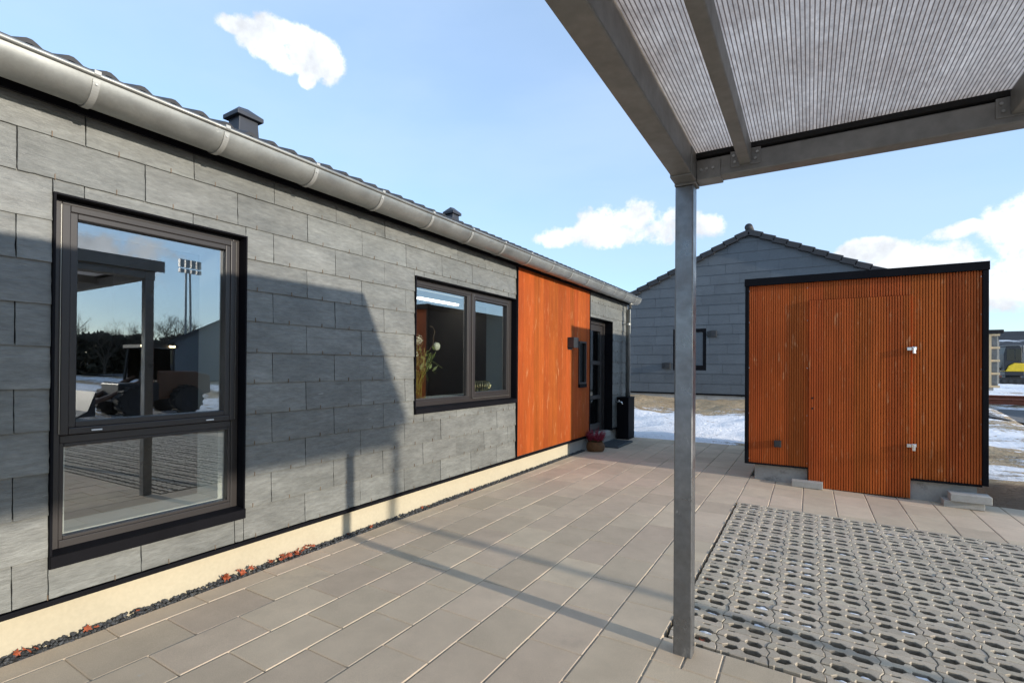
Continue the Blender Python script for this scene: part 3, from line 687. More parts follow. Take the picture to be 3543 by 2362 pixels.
# eaves, roof tiles, gutter, downpipe
MB().box(-3.10, -3.028, Y0, Y1 + .03, 2.645, 2.70).box(-3.045, -3.028, Y0, Y1 + .03, 2.56, 2.6451).build('eaves_board', 'black_trim', H)
def wave(y):
    t = (y / .145) % 1.0
    return .024 * (math.sin(math.pi * min(t / .62, 1)) ** 1.2 if t < .62 else 0) 
mb = MB(); SLP = .405; nY = int((Y1 + .12 - Y0) / .0181)
yy = [Y0 + i * (Y1 + .12 - Y0) / nY for i in range(nY + 1)]
for c in range(11):
    d0, d1 = c * .335, (c + 1) * .335 + .04
    x0, x1 = -2.925 - d0 * .927, -2.925 - d1 * .927; z0, z1 = 2.728 + d0 * .375 + .018, 2.728 + d1 * .375 + .004
    n = len(yy)
    vs = [(x0, y, z0 + wave(y) - .022) for y in yy] + [(x0, y, z0 + wave(y)) for y in yy] + [(x1, y, z1 + wave(y)) for y in yy]
    mb.add(vs, [(i, i + 1, n + i + 1, n + i) for i in range(n - 1)] + [(n + i, n + i + 1, 2 * n + i + 1, 2 * n + i) for i in range(n - 1)])
ridge_x, ridge_z = -2.925 - 11 * .335 * .927, 2.728 + 11 * .335 * .375
mb.add([(ridge_x, Y0, ridge_z + .02), (ridge_x, Y1 + .12, ridge_z + .02), (2 * ridge_x + 2.925, Y1 + .12, 2.74), (2 * ridge_x + 2.925, Y0, 2.74)], [(0, 1, 2, 3)])
mb.add([(-3.0, Y1 + .11, 2.70), (ridge_x, Y1 + .11, ridge_z - .02), (2 * ridge_x + 3.0, Y1 + .11, 2.70)], [(0, 1, 2)])
roof = mb.build('roof', 'tile', H, smooth=False, fix=False)
def roof_vent(x, y, zb, w, d, h):
    m = MB()
    a, b = w / 2, d / 2; t = .85
    m.add([(x - b, y - a, zb - .12), (x + b, y - a, zb - .12), (x + b, y + a, zb - .12), (x - b, y + a, zb - .12), (x - b * t, y - a * t, zb + h), (x + b * t, y - a * t, zb + h), (x + b * t, y + a * t, zb + h), (x - b * t, y + a * t, zb + h)],
          [(0, 1, 5, 4), (1, 2, 6, 5), (2, 3, 7, 6), (3, 0, 4, 7), (4, 5, 6, 7)])
    v = m.build('roof_vent', 'vent', roof, bevel=.006)
    m = MB(); A, B = a * 1.18, b * 1.22; z = zb + h + .001; r = .018
    m.add([(x - B, y - A, z - .012), (x + B, y - A, z - .012), (x + B, y + A, z - .012), (x - B, y + A, z - .012), (x - B, y - A, z + r), (x + B, y - A, z + r), (x + B, y + A, z + r), (x - B, y + A, z + r), (x - .008, y - A * .3, z + r + .07), (x + .008, y + A * .3, z + r + .07)],
          [(0, 1, 2, 3), (0, 1, 5, 4), (1, 2, 6, 5), (2, 3, 7, 6), (3, 0, 4, 7), (4, 5, 8), (5, 6, 9, 8), (6, 7, 9), (7, 4, 8, 9)])
    # lift the hood ends so it reads as a pitched cap
    c = m.build('roof_vent_cap', 'vent', roof, bevel=.003); return v
roof_vent(-3.60, 2.135, 3.055, .168, .16, .108)
roof_vent(-3.95, 5.12, 3.235, .150, .14, .066)

GC, GZ, GR = -2.918, 2.668, .106
def arc(r, a0, a1, n): return [(GC + r * math.cos(rad(a0 + (a1 - a0) * i / n)), GZ + r * math.sin(rad(a0 + (a1 - a0) * i / n))) for i in range(n + 1)]
mb = MB(); o_ = arc(GR, 180, 362, 26); i_ = arc(GR - .003, 180, 362, 26); prof = o_ + i_[::-1]
ny = 90; ysg = [Y0 + i * (Y1 + .09 - Y0) / ny for i in range(ny + 1)]; npf = len(prof)
vs = [(x, y, z) for y in ysg for x, z in prof]
mb.add(vs, [(j * npf + i, j * npf + (i + 1) % npf, (j + 1) * npf + (i + 1) % npf, (j + 1) * npf + i) for j in range(ny) for i in range(npf)])
cap = arc(GR + .002, 180, 360, 26); ye = Y1 + .09
mb.prism([(x, ye, z) for x, z in cap], (0, .006, 0))
mb.tube([(GC + GR + .003, Y0, GZ + .006), (GC + GR + .003, ye, GZ + .006)], .0115, 12)
gut = mb.build('gutter', 'zinc', H, smooth=False)
for p in gut.data.polygons: p.use_smooth = len(p.vertices) == 4
br = None
for k in range(-8, 15):
    y = .971 + .6006 * k
    if br is None:
        m = MB(); a = arc(GR + .0005, 196, 352, 24); b = arc(GR + .0065, 196, 352, 24); pf = a + b[::-1]
        m.prism([(x, y - .014, z) for x, z in pf], (0, .028, 0)); n = len(pf)
        m.v = m.v; m.f = [f for f in m.f if len(f) == 4]; m.m = [0] * len(m.f)
        A, B = a, b
        m.add([(x, y - .014, z) for x, z in A] + [(x, y - .014, z) for x, z in B], [(i, i + 1, 26 + i - 1 + 0, 25 + i) for i in range(24)])
        m.add([(x, y + .014, z) for x, z in A] + [(x, y + .014, z) for x, z in B], [(i, i + 1, 26 + i - 1 + 0, 25 + i) for i in range(24)])
        m.box(GC + GR - .012, GC + GR + .018, y - .013, y + .013, GZ + .004, GZ + .022)
        m.lathe([(0, 0), (.006, 0), (.006, .004), (0, .004)], (0, 0, 0), 8)
        q = len(m.v) - 32
        for i in range(q, len(m.v)):
            vx, vy, vz = m.v[i]; m.v[i] = (GC + GR * .972 + .003 + vz, y + vx, GZ - .036 + vy)
        br = m.build('gutter_bracket', 'strap', gut)
        y_first = y
    else:
        c = br.copy(); COL.objects.link(c); c.parent = gut; c.location = (0, y - y_first, 0)
mb = MB(); py_ = 9.40; pxx = -2.975
mb.tube([(GC, py_, 2.575), (GC, py_, 2.55), (GC - .02, py_, 2.50), (pxx, py_, 2.44), (pxx, py_, .70)], .042, 20)
dp = mb.build('downpipe', 'zinc', H, smooth=True)
mb = MB(); mb.tube([(pxx, py_, 2.15), (pxx, py_, 2.185)], .048, 20); mb.box(-3.10, pxx - .04, py_ - .012, py_ + .012, 2.16, 2.176); mb.build('pipe_clip', 'zinc', dp)

# ------------------------------------------------------------------ carport
C = thing('carport', 'galvanised steel carport with a ribbed translucent roof', 'carport', (-.505, 2.47, 0))
CX0, CX1, CY0, CY1 = -.545, 4.80, -2.70, 2.512
def post(x0, x1, y0, y1, z1=2.205):
    m = MB(); m.box(x0, x1, y0, y1, gz(x0) - .12, z1); return m.build('post', 'galv', C, bevel=.006, seg=3)
post(-.547, -.464, 2.432, 2.512); post(4.715, 4.80, 2.432, 2.512); post(-.547, -.464, -2.70, -2.62); post(4.715, 4.80, -2.70, -2.62)
mb = MB(); mb.box(-.545, -.455, CY0, 2.43, 2.222, 2.405); mb.build('side_beam', 'galv_dark', C, bevel=.006)
mb = MB(); mb.box(4.71, 4.80, CY0, 2.43, 2.13, 2.405); mb.build('side_beam', 'galv_dark', C, bevel=.006)
mb = MB(); mb.box(-.455, 4.71, 2.432, 2.512, 2.222, 2.312); mb.build('end_beam', 'galv_dark', C, bevel=.006)
mb = MB(); mb.box(-.455, 4.71, CY0, CY0 + .08, 2.222, 2.312); mb.build('end_beam', 'galv_dark', C, bevel=.006)
mb = MB(); mb.box(-.55, -.452, 2.427, 2.518, 2.205, 2.32); mb.box(-.452, -.345, 2.4275, 2.5165, 2.2145, 2.30); mb.box(-.5485, -.4515, 2.33, 2.427, 2.2145, 2.40); mb.build('corner_bracket', 'galv_dark', C, bevel=.004)
for x in (-.43, -.405, -.378): MB().tube([(x, 2.4275, 2.262), (x, 2.421, 2.262)], .006, 8).build('bolt', 'bolt', C)
purx = [-.268, .607, 1.48, 2.355, 3.23, 4.10]
for x in purx:
    m = MB(); m.box(x, x + .047, CY0 + .08, 2.428, 2.250, 2.338); p = m.build('purlin', 'galv_dark', C, bevel=.005)
    m = MB(); m.box(x - .038, x + .085, 2.426, 2.4319, 2.246, 2.318); m.build('purlin_bracket', 'galv_dark', p, bevel=.002)
    for dx, dz in ((-.024, .046), (-.019, .018), (.071, .046), (.064, .018)): MB().tube([(x + dx, 2.426, 2.25 + dz), (x + dx, 2.420, 2.25 + dz)], .0055, 8).build('bolt', 'bolt', p)
mb = MB(); mb.box(-.452, 4.705, CY0 + .02, 2.425, 2.342, 2.358)
mb.m = [1 if i == 1 else 0 for i in range(6)]
mb.build('roof_sheet', ['sheet', 'sheet_top'], C, fix=True)
each('edge_flashing', 'membrane', C, [(-.546, 4.801, 2.426, 2.60, 2.3215, 2.410), (-.546, 4.801, CY0 - .05, CY0 + .018, 2.3215, 2.410)])
each('side_flashing', 'galv_dark', C, [(-.57, -.5465, CY0 - .05, 2.60, 2.30, 2.412), (4.802, 4.82, CY0 - .05, 2.60, 2.30, 2.412)])

# ------------------------------------------------------------------ orange shed
SY = 6.72
K = thing('garden_shed', 'orange ribbed shed with black edging on a concrete base', 'shed', (.43, SY + 1.5, 0))
XL_, XR_ = -.671, 1.527; ST, SB = 2.427, .188
mb = MB(); mb.box(XL_ + .02, XR_ - .02, SY + .03, SY + 3.0, .20, 2.33); mb.build('wall', 'membrane', K)
def sp(u, d, z): return (u, SY + .012 - d, z)
mb = MB()
ribbed(mb, -.632, -.010, lambda u: (.205, 2.345), sp); ribbed(mb, -.010, .920, lambda u: (2.134, 2.345), sp); ribbed(mb, .920, 1.480, lambda u: (.195, 2.345), sp)
cl = mb.build('cladding', 'orange', K, fix=False)
for x in (-.625, -.02, 1.473):
    for z in (.25, .8, 1.35, 1.9, 2.28): MB().tube([(x, SY + .012, z), (x, SY + .009, z)], .0032, 6).build('screw', 'chrome', K)
mb = MB()
ribbed(mb, -.006, .916, lambda u: (-.012, 2.128), lambda u, d, z: (u, SY - .012 - d, z)); ds_ = mb.build('door', 'orange', K, fix=False); ds_['label'] = 'orange ribbed shed door standing slightly proud of the wall'
mb = MB(); mb.box(-.006, -.0035, SY - .0115, SY + .03, -.01, 2.128); mb.box(.9135, .916, SY - .0115, SY + .03, -.02, 2.128); mb.box(-.0035, .9135, SY + .008, SY + .025, -.01, 2.127); mb.build('door_edge', 'orange', ds_)
for z in (1.555, .535):
    m = MB(); m.box(.885, .925, SY - .020, SY - .013, z - .012, z + .022); m.tube([(.942, SY - .022, z - .045), (.942, SY - .022, z + .022)], .017, 14); m.box(.925, .965, SY - .030, SY - .014, z - .005, z + .028)
    m.build('hinge', 'chrome', ds_, bevel=.003)
for z in (1.006, .888):
    m = MB(); m.tube([(.033, SY - .0125, z), (.033, SY - .0135, z)], .010, 12); m.build('lock_hole', 'membrane', ds_)
for nm_, a in (('edge_trim', (XL_, -.632, SY - .014, SY + .05, SB, 2.338)), ('edge_trim', (1.480, XR_, SY - .014, SY + .05, SB, 2.338)), ('bottom_trim', (-.632, -.012, SY - .010, SY + .05, SB, .204)), ('bottom_trim', (.922, 1.480, SY - .010, SY + .05, SB - .014, .194)), ('roof_fascia', (XL_ - .006, XR_ + .006, SY - .022, SY + .06, 2.340, ST))):
    m = MB(); m.box(*a); m.build(nm_, 'black_trim', K, bevel=.003)
mb = MB(); mb.box(XL_, XR_, SY + .06, SY + 3.05, 2.335, 2.42); mb.build('roof', 'black_trim', K)
for x0, x1, xa, xb in ((-.565, -.015, -.565, -.45), (.922, 1.452, 1.34, 1.452)): MB().box(x0, x1, SY + .05, SY + .16, -.15, .18).box(xa, xb, SY + .1599, SY + 2.9, -.15, .179).build('foundation', 'plinth_grey', K)
m = MB(); m.box(-.353, -.279, SY - .055, SY + .012, .418, .492); m.box(-.345, -.287, SY - .060, SY - .0555, .426, .484)
solo(m, 'outdoor_socket', 'darkgrey', 'small grey square socket low on the orange shed wall', 'socket', (-.316, SY, .418), bevel=.004)

def brick(x0, x1, y0, y1, z0, z1, label, rot=0, group='loose concrete bricks by the shed'):
    m = MB(); cx, cy = (x0 + x1) / 2, (y0 + y1) / 2; c, s = math.cos(rot), math.sin(rot)
    m.obox((cx, cy, (z0 + z1) / 2), ((x1 - x0) / 2 * c, (x1 - x0) / 2 * s, 0), (-(y1 - y0) / 2 * s, (y1 - y0) / 2 * c, 0), (0, 0, (z1 - z0) / 2))
    return solo(m, 'concrete_brick', 'concrete', label, 'brick', (cx, cy, z0), group, bevel=.004)
brick(-.168, .135, 6.60, 6.715, -.008, .062, 'single grey concrete brick lying on the paving against the shed door', -.02)
brick(1.165, 1.475, 6.60, 6.745, -.036, .034, 'grey concrete brick lying under another at the right corner of the shed', .015)
brick(1.215, 1.522, 6.565, 6.735, .034, .108, 'grey concrete brick on top of another at the right corner of the shed', -.02)

# ------------------------------------------------------------------ small things by the front door
m = MB(); m.box(-3.066, -2.965, 6.785, 6.965, 1.628, 1.782); m.box(-3.0665, -3.062, 6.80, 6.95, 1.60, 1.628)
solo(m, 'wall_lamp', 'darkgrey', 'black box wall lamp on the orange panel beside the narrow window', 'lamp', (-3.05, 6.87, 1.63), bevel=.005)
B = thing('black_cabinet', 'tall black metal box at the foot of the downpipe', 'cabinet', (-2.96, 9.26, 0))
m = MB(); m.box(-3.085, -2.862, 9.075, 9.44, -.05, .765); m.build('body', 'black_trim', B, bevel=.006)
m = MB(); m.box(-3.09, -2.857, 9.07, 9.445, .766, .782); m.build('lid', 'black_trim', B, bevel=.004)
m = MB(); m.tube([(-2.860, 9.385, .15), (-2.850, 9.385, .15)], .011, 10); m.build('knob', 'chrome', B)
Tt = thing('garden_tap', 'small chrome garden tap on the slate wall above the black box', 'tap', (-3.07, 9.02, .70))
m = MB(); m.tube([(-3.085, 9.00, .70), (-2.99, 9.00, .70), (-2.965, 9.00, .69), (-2.955, 9.00, .655)], .013, 10); m.build('spout', 'chrome', Tt, smooth=True)
m = MB(); m.tube([(-3.02, 9.00, .70), (-3.02, 9.00, .735)], .008, 8); m.tube([(-3.02, 8.965, .737), (-3.02, 9.035, .737)], .008, 8); m.build('handle', 'chrome', Tt)
Dm = thing('door_grating', 'grey metal grating mat on the paving at the front door', 'doormat', (-2.88, 8.4, 0))
m = MB(); ring(m, 0, 1, 0, 1, 0, 1, .1)
m = MB(); x0, x1, y0, y1 = -3.065, -2.695, 7.995, 8.80
m.box(x0, x1, y0, y0 + .02, .002, .032); m.box(x0, x1, y1 - .02, y1, .002, .032); m.box(x0, x0 + .02, y0 + .02, y1 - .02, .002, .032); m.box(x1 - .02, x1, y0 + .02, y1 - .02, .002, .032); m.build('rim', 'mat_grey', Dm, bevel=.003)
m = MB()
for i in range(1, 27): y = y0 + .02 + (y1 - y0 - .04) * i / 27; m.box(x0 + .02, x1 - .02, y - .006, y + .006, .006, .029)
for i in range(1, 8): x = x0 + .02 + (x1 - x0 - .04) * i / 8; m.box(x - .003, x + .003, y0 + .02, y1 - .02, .008, .026)
m.build('bars', 'mat_grey', Dm)
m = MB(); m.box(x0 + .02, x1 - .02, y0 + .02, y1 - .02, .001, .005); m.build('tray', 'grate_gap', Dm)

BC = (-2.925, 7.575, 0)
m = MB(); pr = [(.085, .002), (.115, .004)]
for i in range(9): z = .012 + i * .0145; r = .112 + .032 * math.sin(math.pi * min((i + 2) / 11, 1)); pr += [(r - .004, z), (r + .004, z + .004), (r + .004, z + .010), (r - .004, z + .0145)]
pr += [(.120, .148), (.108, .150), (.104, .12), (.0, .118)]
m.lathe(pr, BC, 48, 0, lambda j, k: .003 * math.sin(k * math.pi / 2 + (j // 4) * math.pi) if 2 < j < len(pr) - 4 else 0)
solo(m, 'wicker_basket', 'wicker', 'round brown wicker basket on the paving by the front door', 'basket', BC)
hp = thing('heather_plant', 'crimson heather with many upright flower spikes growing in the wicker basket', 'plant', (BC[0], BC[1], .118))
m = MB(); m2 = MB()
for i in range(170):
    a = random.random() * 6.283; q = math.sqrt(random.random()); rr = q * .09; lean = .12 + q * .72
    h = random.uniform(.17, .265) * (1.06 - .25 * q)
    p0 = Vector((BC[0] + rr * math.cos(a), BC[1] + rr * math.sin(a), .112)); d = Vector((math.cos(a) * lean * .72 + random.uniform(-.12, .12), math.sin(a) * lean * .72 + random.uniform(-.12, .12), 1)).normalized()
    p1 = p0 + d * h * .42; p2 = p0 + d * h + Vector((0, 0, .012))
    m2.tube([p0, p1], .0022, 4, 0, False)
    n = 9
    for k in range(n):
        t = k / (n - 1); c = p1.lerp(p2, t); r = .0105 * (1 - .75 * t) + .002
        for w in range(3):
            b = random.random() * 6.283; o = Vector((math.cos(b), math.sin(b), random.uniform(.2, .9))).normalized(); s_ = Vector((-math.sin(b), math.cos(b), 0)) * r * .5
            e = c + o * r * 1.5; m.add([c - s_, c + s_, e + s_ * .6 + Vector((0, 0, r * .4)), e - s_ * .6 + Vector((0, 0, r * .4))], [(0, 1, 2, 3)])
m.build('flower_spikes', 'heather', hp, fix=False); m2.build('stems', 'heather_stem', hp)

# vase of flowers and a wire bowl on the inner sill of the wide window
V = (-3.33, 3.74, 1.026)
vs_ = thing('glass_vase', 'clear square glass vase behind the wide window', 'vase', V)
m = MB(); t_ = .0025; a = .075
for sx, sy in ((1, 0), (-1, 0), (0, 1), (0, -1)):
    if sx: m.box(V[0] + sx * a - t_, V[0] + sx * a + t_, V[1] - a, V[1] + a, V[2], V[2] + .27)
    else: m.box(V[0] - a, V[0] + a, V[1] + sy * a - t_, V[1] + sy * a + t_, V[2], V[2] + .27)
m.build('body', 'vase_glass', vs_)
m = MB(); m.box(V[0] - a, V[0] + a, V[1] - a, V[1] + a, V[2], V[2] + .014); m.build('base', 'vase_glass', vs_, bevel=.003)
fl = thing('flower_arrangement', 'white flowers with green stems and a curly twig standing in the glass vase', 'flowers', (V[0], V[1], V[2] + .02))
m = MB(); heads = [(-3.30, 3.73, 1.60, .062), (-3.33, 3.71, 1.455, .055), (-3.36, 3.62, 1.53, .05)]
for i in range(26):
    b0 = Vector((V[0] + random.uniform(-.05, .05), V[1] + random.uniform(-.05, .05), V[2] + .02)); top = Vector((V[0] + random.uniform(-.06, .06), V[1] + random.uniform(-.13, .22), V[2] + random.uniform(.30, .52)))
    m.tube([b0, b0.lerp(top, .5) + Vector((0, random.uniform(-.01, .01), .01)), top], .0032, 5, 0, False)
for hx, hy, hz, r in heads: m.tube([(V[0], V[1] + .03, V[2] + .02), (hx - .01, hy + .01, (hz + V[2]) / 2), (hx, hy, hz - r * .8)], .0035, 5, 0, False)
m.tube([(V[0], V[1] - .04, V[2] + .02), (-3.32, 3.90, 1.3), (-3.30, 4.02, 1.49)], .004, 6, 0, False); m.build('stems', 'stem', fl, smooth=True)
m = MB()
for hx, hy, hz, r in heads:
    m = MB()
    for i in range(260):
        d = Vector((random.gauss(0, 1), random.gauss(0, 1), random.gauss(0, 1))).normalized(); c = Vector((hx, hy, hz)) + d * r * random.uniform(.6, 1.0); s_ = d.orthogonal().normalized() * .006; s2 = d.cross(s_)
        m.add([c - s_, c + s2, c + s_, c - s2], [(0, 1, 2, 3)])
    m.build('puff_head', 'petal', fl, fix=False)
m = MB(); m.lathe([(.004, -.04), (.026, -.028), (.036, -.004), (.036, .012), (.029, .032), (.012, .042), (.0, .044)], (-3.30, 4.03, 1.545), 14, 0, lambda j, k: .003 * math.sin(k * 6.283 * 3 / 14)); m.build('tulip_head', 'petal', fl, smooth=True)
m = MB()
for i in range(60):
    b0 = Vector((V[0] + random.uniform(-.05, .08), V[1] + random.uniform(-.05, .24), V[2] + random.uniform(.25, .52))); d = Vector((random.uniform(-.5, .5), random.uniform(-1, 1), random.uniform(-.3, .9))).normalized() * random.uniform(.04, .09); n = d.orthogonal().normalized() * .014
    m.add([b0, b0 + d * .5 + n, b0 + d, b0 + d * .5 - n], [(0, 1, 2, 3)])
for i in range(16):
    b0 = Vector((V[0], V[1], V[2] + .27)); e = b0 + Vector((random.uniform(-.05, .05), random.uniform(.18, .42), random.uniform(-.12, .18))); mid = b0.lerp(e, .55) + Vector((0, 0, .10)); m.tube([b0, mid, e], .0014, 3, 0, False)
m.build('leaves', 'leafgreen', fl, fix=False)
m = MB(); m.tube([(-3.31, 3.92, 1.50), (-3.31, 3.99, 1.56), (-3.32, 4.00, 1.64), (-3.31, 4.015, 1.70), (-3.31, 3.98, 1.745), (-3.31, 3.92, 1.75)], [.005, .004, .004, .003, .003, .002], 5); m.build('curly_twig', 'twig', fl, smooth=True)
bo = thing('wire_bowl', 'round brass bowl of curved ribs on the sill of the wide window', 'bowl', (-3.33, 4.88, 1.026))
m = MB()
for i in range(26):
    a = 6.283 * i / 26; pts = []
    for j in range(9): t = -1.15 + 2.0 * j / 8; r = .125 * math.cos(t * .92); pts.append((-3.33 + r * math.cos(a), 4.88 + r * math.sin(a), 1.114 + .072 * math.sin(t)))
    m.tube(pts, .0042, 5)
m.build('ribs', 'brass', bo, smooth=True)
m = MB(); m.tube([(-3.33 + .062 * math.cos(6.283 * i / 24), 4.88 + .062 * math.sin(6.283 * i / 24), .0315 + 1) for i in range(25)], .005, 6); m.build('foot_ring', 'brass', bo)
m = MB(); m.box(-4.60, -4.54, 5.17, 6.07, 2.255, 2.285)
solo(m, 'ceiling_light', 'ceiling_tube', 'long white tube lamp hanging high in the room behind the wide window', 'lamp', (-4.57, 5.6, 2.255))

# ------------------------------------------------------------------ gravel strip and leaves
m = MB(); random.seed(11)
for i in range(3300):
    y = random.uniform(-.3, 7.5); x = random.uniform(-3.128, -3.066); r = random.uniform(.006, .0125)
    m.blob((x, y, -.008 + random.uniform(0, .012) + (.010 if x < -3.10 else 0)), r, 0, .32, 1, .8)
tag(m.build('gravel_strip', 'gravel'), kind='stuff', label='strip of dark gravel between the plinth and the paving', cat='gravel')
m = MB(); m.add([(-3.13, -4, -.016), (-3.06, -4, -.016), (-3.06, 9.5, -.016), (-3.13, 9.5, -.016)], [(0, 1, 2, 3)]); tag(m.build('gravel_bed', 'soil', fix=False), kind='structure')
def leaf_mesh(i):
    m = MB(); k = 7; top = []; random.seed(100 + i)
    pts = [(0, -1), (.35, -.55), (.95, -.55), (.55, -.05), (.9, .45), (.35, .4), (0, 1.05), (-.35, .4), (-.9, .45), (-.55, -.05), (-.95, -.55), (-.35, -.55)]
    s = .023; v = [(0, 0, .004)] + [(x * s * random.uniform(.8, 1.15), y * s * random.uniform(.85, 1.1), random.uniform(-.006, .010) * (abs(x) + abs(y) * .5)) for x, y in pts]; n = len(pts)
    v += [(x, y, z - .0006) for x, y, z in v]
    m.add(v, [(0, 1 + j, 1 + (j + 1) % n) for j in range(n)] + [(n + 1, n + 2 + (j + 1) % n, n + 2 + j) for j in range(n)] + [(1 + j, n + 2 + j, n + 2 + (j + 1) % n, 1 + (j + 1) % n) for j in range(n)])
    return m
protos = []
leaf_spots = []
random.seed(21)
for i in range(34):
    c = random.choice([2.12, 2.2, 2.28, 1.98, 1.86, 1.74, 2.35]); leaf_spots.append((random.uniform(-3.115, -3.072), c + random.gauss(0, .045), .016 + random.uniform(0, .022)))
for y in (.80, .83, .86, 1.06, 1.09, 1.28, 2.72, 2.95, 3.6, 3.66, 4.4): leaf_spots.append((random.uniform(-3.11, -3.075), y, .02))
LG = 'fallen orange leaves along the gravel strip'
LB = 'crumpled orange leaf lying in the gravel strip at the foot of the plinth'
for i, (x, y, z) in enumerate(leaf_spots):
    if i < 5:
        o = leaf_mesh(i).build('fallen_leaf', 'leaf', fix=False); protos.append(o)
    else:
        o = protos[i % 5].copy(); COL.objects.link(o)
    o.location = (x, y, z); o.rotation_euler = (random.uniform(-.9, .9), random.uniform(-.2, .9), random.random() * 6.28); k = random.uniform(.55, 1.05); o.scale = (k, k, k)
    tag(o, LB, 'leaf', LG)
for x, y, lab in ((-.40, 2.645, 'orange leaf in a grass paver opening beside the carport post'), (.87, 3.22, 'orange leaf in a grass paver opening at the right of the yard'), (.47, 2.80, 'orange leaf in the grass pavers beside a scrap of snow near the front'), (-.33, 4.30, 'orange leaf in the grass pavers well behind the carport post'), (-.55, 3.42, 'rusty leaf at the left edge of the grass pavers'), (.75, 2.73, 'dark orange leaf deep in a grass paver opening near the front right')):
    hx, hy = min(holes_xy, key=lambda h: (h[0] - x) ** 2 + (h[1] - y) ** 2)
    o = protos[2].copy(); COL.objects.link(o); o.location = (hx, hy, gz(hx) - .02); o.rotation_euler = (.4, .5, random.random() * 6.28); o.scale = (1.2, 1.2, 1.2); tag(o, lab, 'leaf')

# ------------------------------------------------------------------ house with the gable, beyond the yard
GYY = 17.0; RX, RZ = -1.60, 5.62; GS = .462; EL_, ER_ = -6.7, 3.45
G = thing('gable_house', 'blue grey slate house with a plain gable beyond the snowy ground', 'house', (-1.6, GYY + 5, .3))
def gtop(x): return RZ - .10 - GS * abs(x - RX)
m = MB(); m.add([(EL_ + .25, GYY + .02, .2), (ER_ - .25, GYY + .02, .2), (ER_ - .25, GYY + .02, gtop(ER_ - .25)), (RX, GYY + .02, gtop(RX)), (EL_ + .25, GYY + .02, gtop(EL_ + .25))], [(0, 1, 2, 3, 4)])
m.prism([(EL_ + .25, GYY + .02, .2), (ER_ - .25, GYY + .02, .2), (ER_ - .25, GYY + .02, gtop(ER_ - .25)), (RX, GYY + .02, gtop(RX)), (EL_ + .25, GYY + .02, gtop(EL_ + .25))], (0, 10, 0)); m.f = m.f[1:]; m.m = m.m[1:]
m.build('wall', 'slate_blue', G)
m = MB(); gw = (-3.86, -2.83, 1.25, 2.60); rh = .315; random.seed(5)
for k in range(18):
    z0 = .515 + rh * k; off = random.random() * .9; i = 0; x = EL_ + .25 - off
    while x < ER_ - .25:
        w = random.choice([.86, .86, .86, .62]); a, b = max(x, EL_ + .25), min(x + w, ER_ - .25); x += w
        for a2, b2, c2, d2 in cut_rects((a, b, z0, z0 + rh), [gw]):
            pts = []
            for px__, pz in ((a2 + .003, c2), (b2 - .003, c2), (b2 - .003, d2), (a2 + .003, d2)): pts.append((px__, pz))
            # clip to the gable line
            q = []
            for (ax, az), (bx_, bz) in zip(pts, pts[1:] + pts[:1]):
                fa, fb = gtop(ax) - az, gtop(bx_) - bz
                if fa >= 0: q.append((ax, az))
                if (fa >= 0) != (fb >= 0): t = fa / (fa - fb); q.append((ax + (bx_ - ax) * t, az + (bz - az) * t))
            if len(q) < 3: continue
            m.prism([(ax, GYY - .022 + .05 * (az - z0), az) for ax, az in q], (0, .014, 0))
m.build('slate_cladding', 'slate_blue', G)
m = MB(); m.box(EL_ + .3, ER_ - .3, GYY + .0, GYY + .2, -.3, .46); m.box(EL_ + .2, ER_ - .2, GYY - .10, GYY + .0, -.3, .31); m.build('plinth', 'plinth_grey', G)
m = MB(); m.box(EL_ + .25, ER_ - .25, GYY - .03, GYY - .0, .465, .51); m.build('base_trim', 'black_trim', G)
m = MB(); m.box(gw[0], gw[1], GYY + .03, GYY + .06, gw[2], gw[3])
fm = MB()
for a in ((gw[0], gw[0] + .10, GYY - .01, GYY + .05, gw[2], gw[3]), (gw[1] - .10, gw[1], GYY - .01, GYY + .05, gw[2], gw[3]), (gw[0] + .1, gw[1] - .1, GYY - .01, GYY + .05, gw[2], gw[2] + .16), (gw[0] + .1, gw[1] - .1, GYY - .01, GYY + .05, gw[3] - .11, gw[3])): fm.box(*a)
gwn = fm.build('window', 'black_trim', G)
m = MB(); m.box(gw[0] + .1, gw[1] - .1, GYY + .022, GYY + .026, gw[2] + .16, gw[3] - .11); m.build('pane', 'glass_dark', gwn)
m = MB(); m.box(gw[0] + .1, gw[1] - .1, GYY + .03, GYY + .05, gw[2] + .16, gw[3] - .11); m.build('blind', 'netting', gwn)
rf = MB()
for sgn, ex in ((-1, EL_), (1, ER_)):
    L = abs(ex - RX); n = int(L / .34); cs = 1 / math.hypot(1, GS)
    d = Vector((sgn * cs, 0, -GS * cs)); nrm = Vector((sgn * GS * cs, 0, cs)); full = L / cs
    for k in range(n + 1):
        s0 = full * k / (n + 1); s1 = full * (k + 1) / (n + 1) + .05
        c = Vector((RX, GYY + 4.9, RZ - .05)) + d * ((s0 + s1) / 2) + nrm * (.028)
        dd = (d * math.cos(.10) + nrm * math.sin(.10)).normalized(); nn = (nrm * math.cos(.10) - d * math.sin(.10)).normalized()
        rf.obox(c, dd * ((s1 - s0) / 2), (0, 5.02, 0), nn * .022)
        rf.obox(c + Vector((0, -4.95, 0)) - nn * .07, dd * ((s1 - s0) / 2), (0, .10, 0), nn * .078)
rf2 = rf.build('roof', 'tile', G, bevel=.012)
m = MB(); m.tube([(RX, GYY - .13, RZ + .035), (RX, GYY + 9.9, RZ + .035)], .115, 16); m.build('ridge_cap', 'tile', rf2, smooth=True)
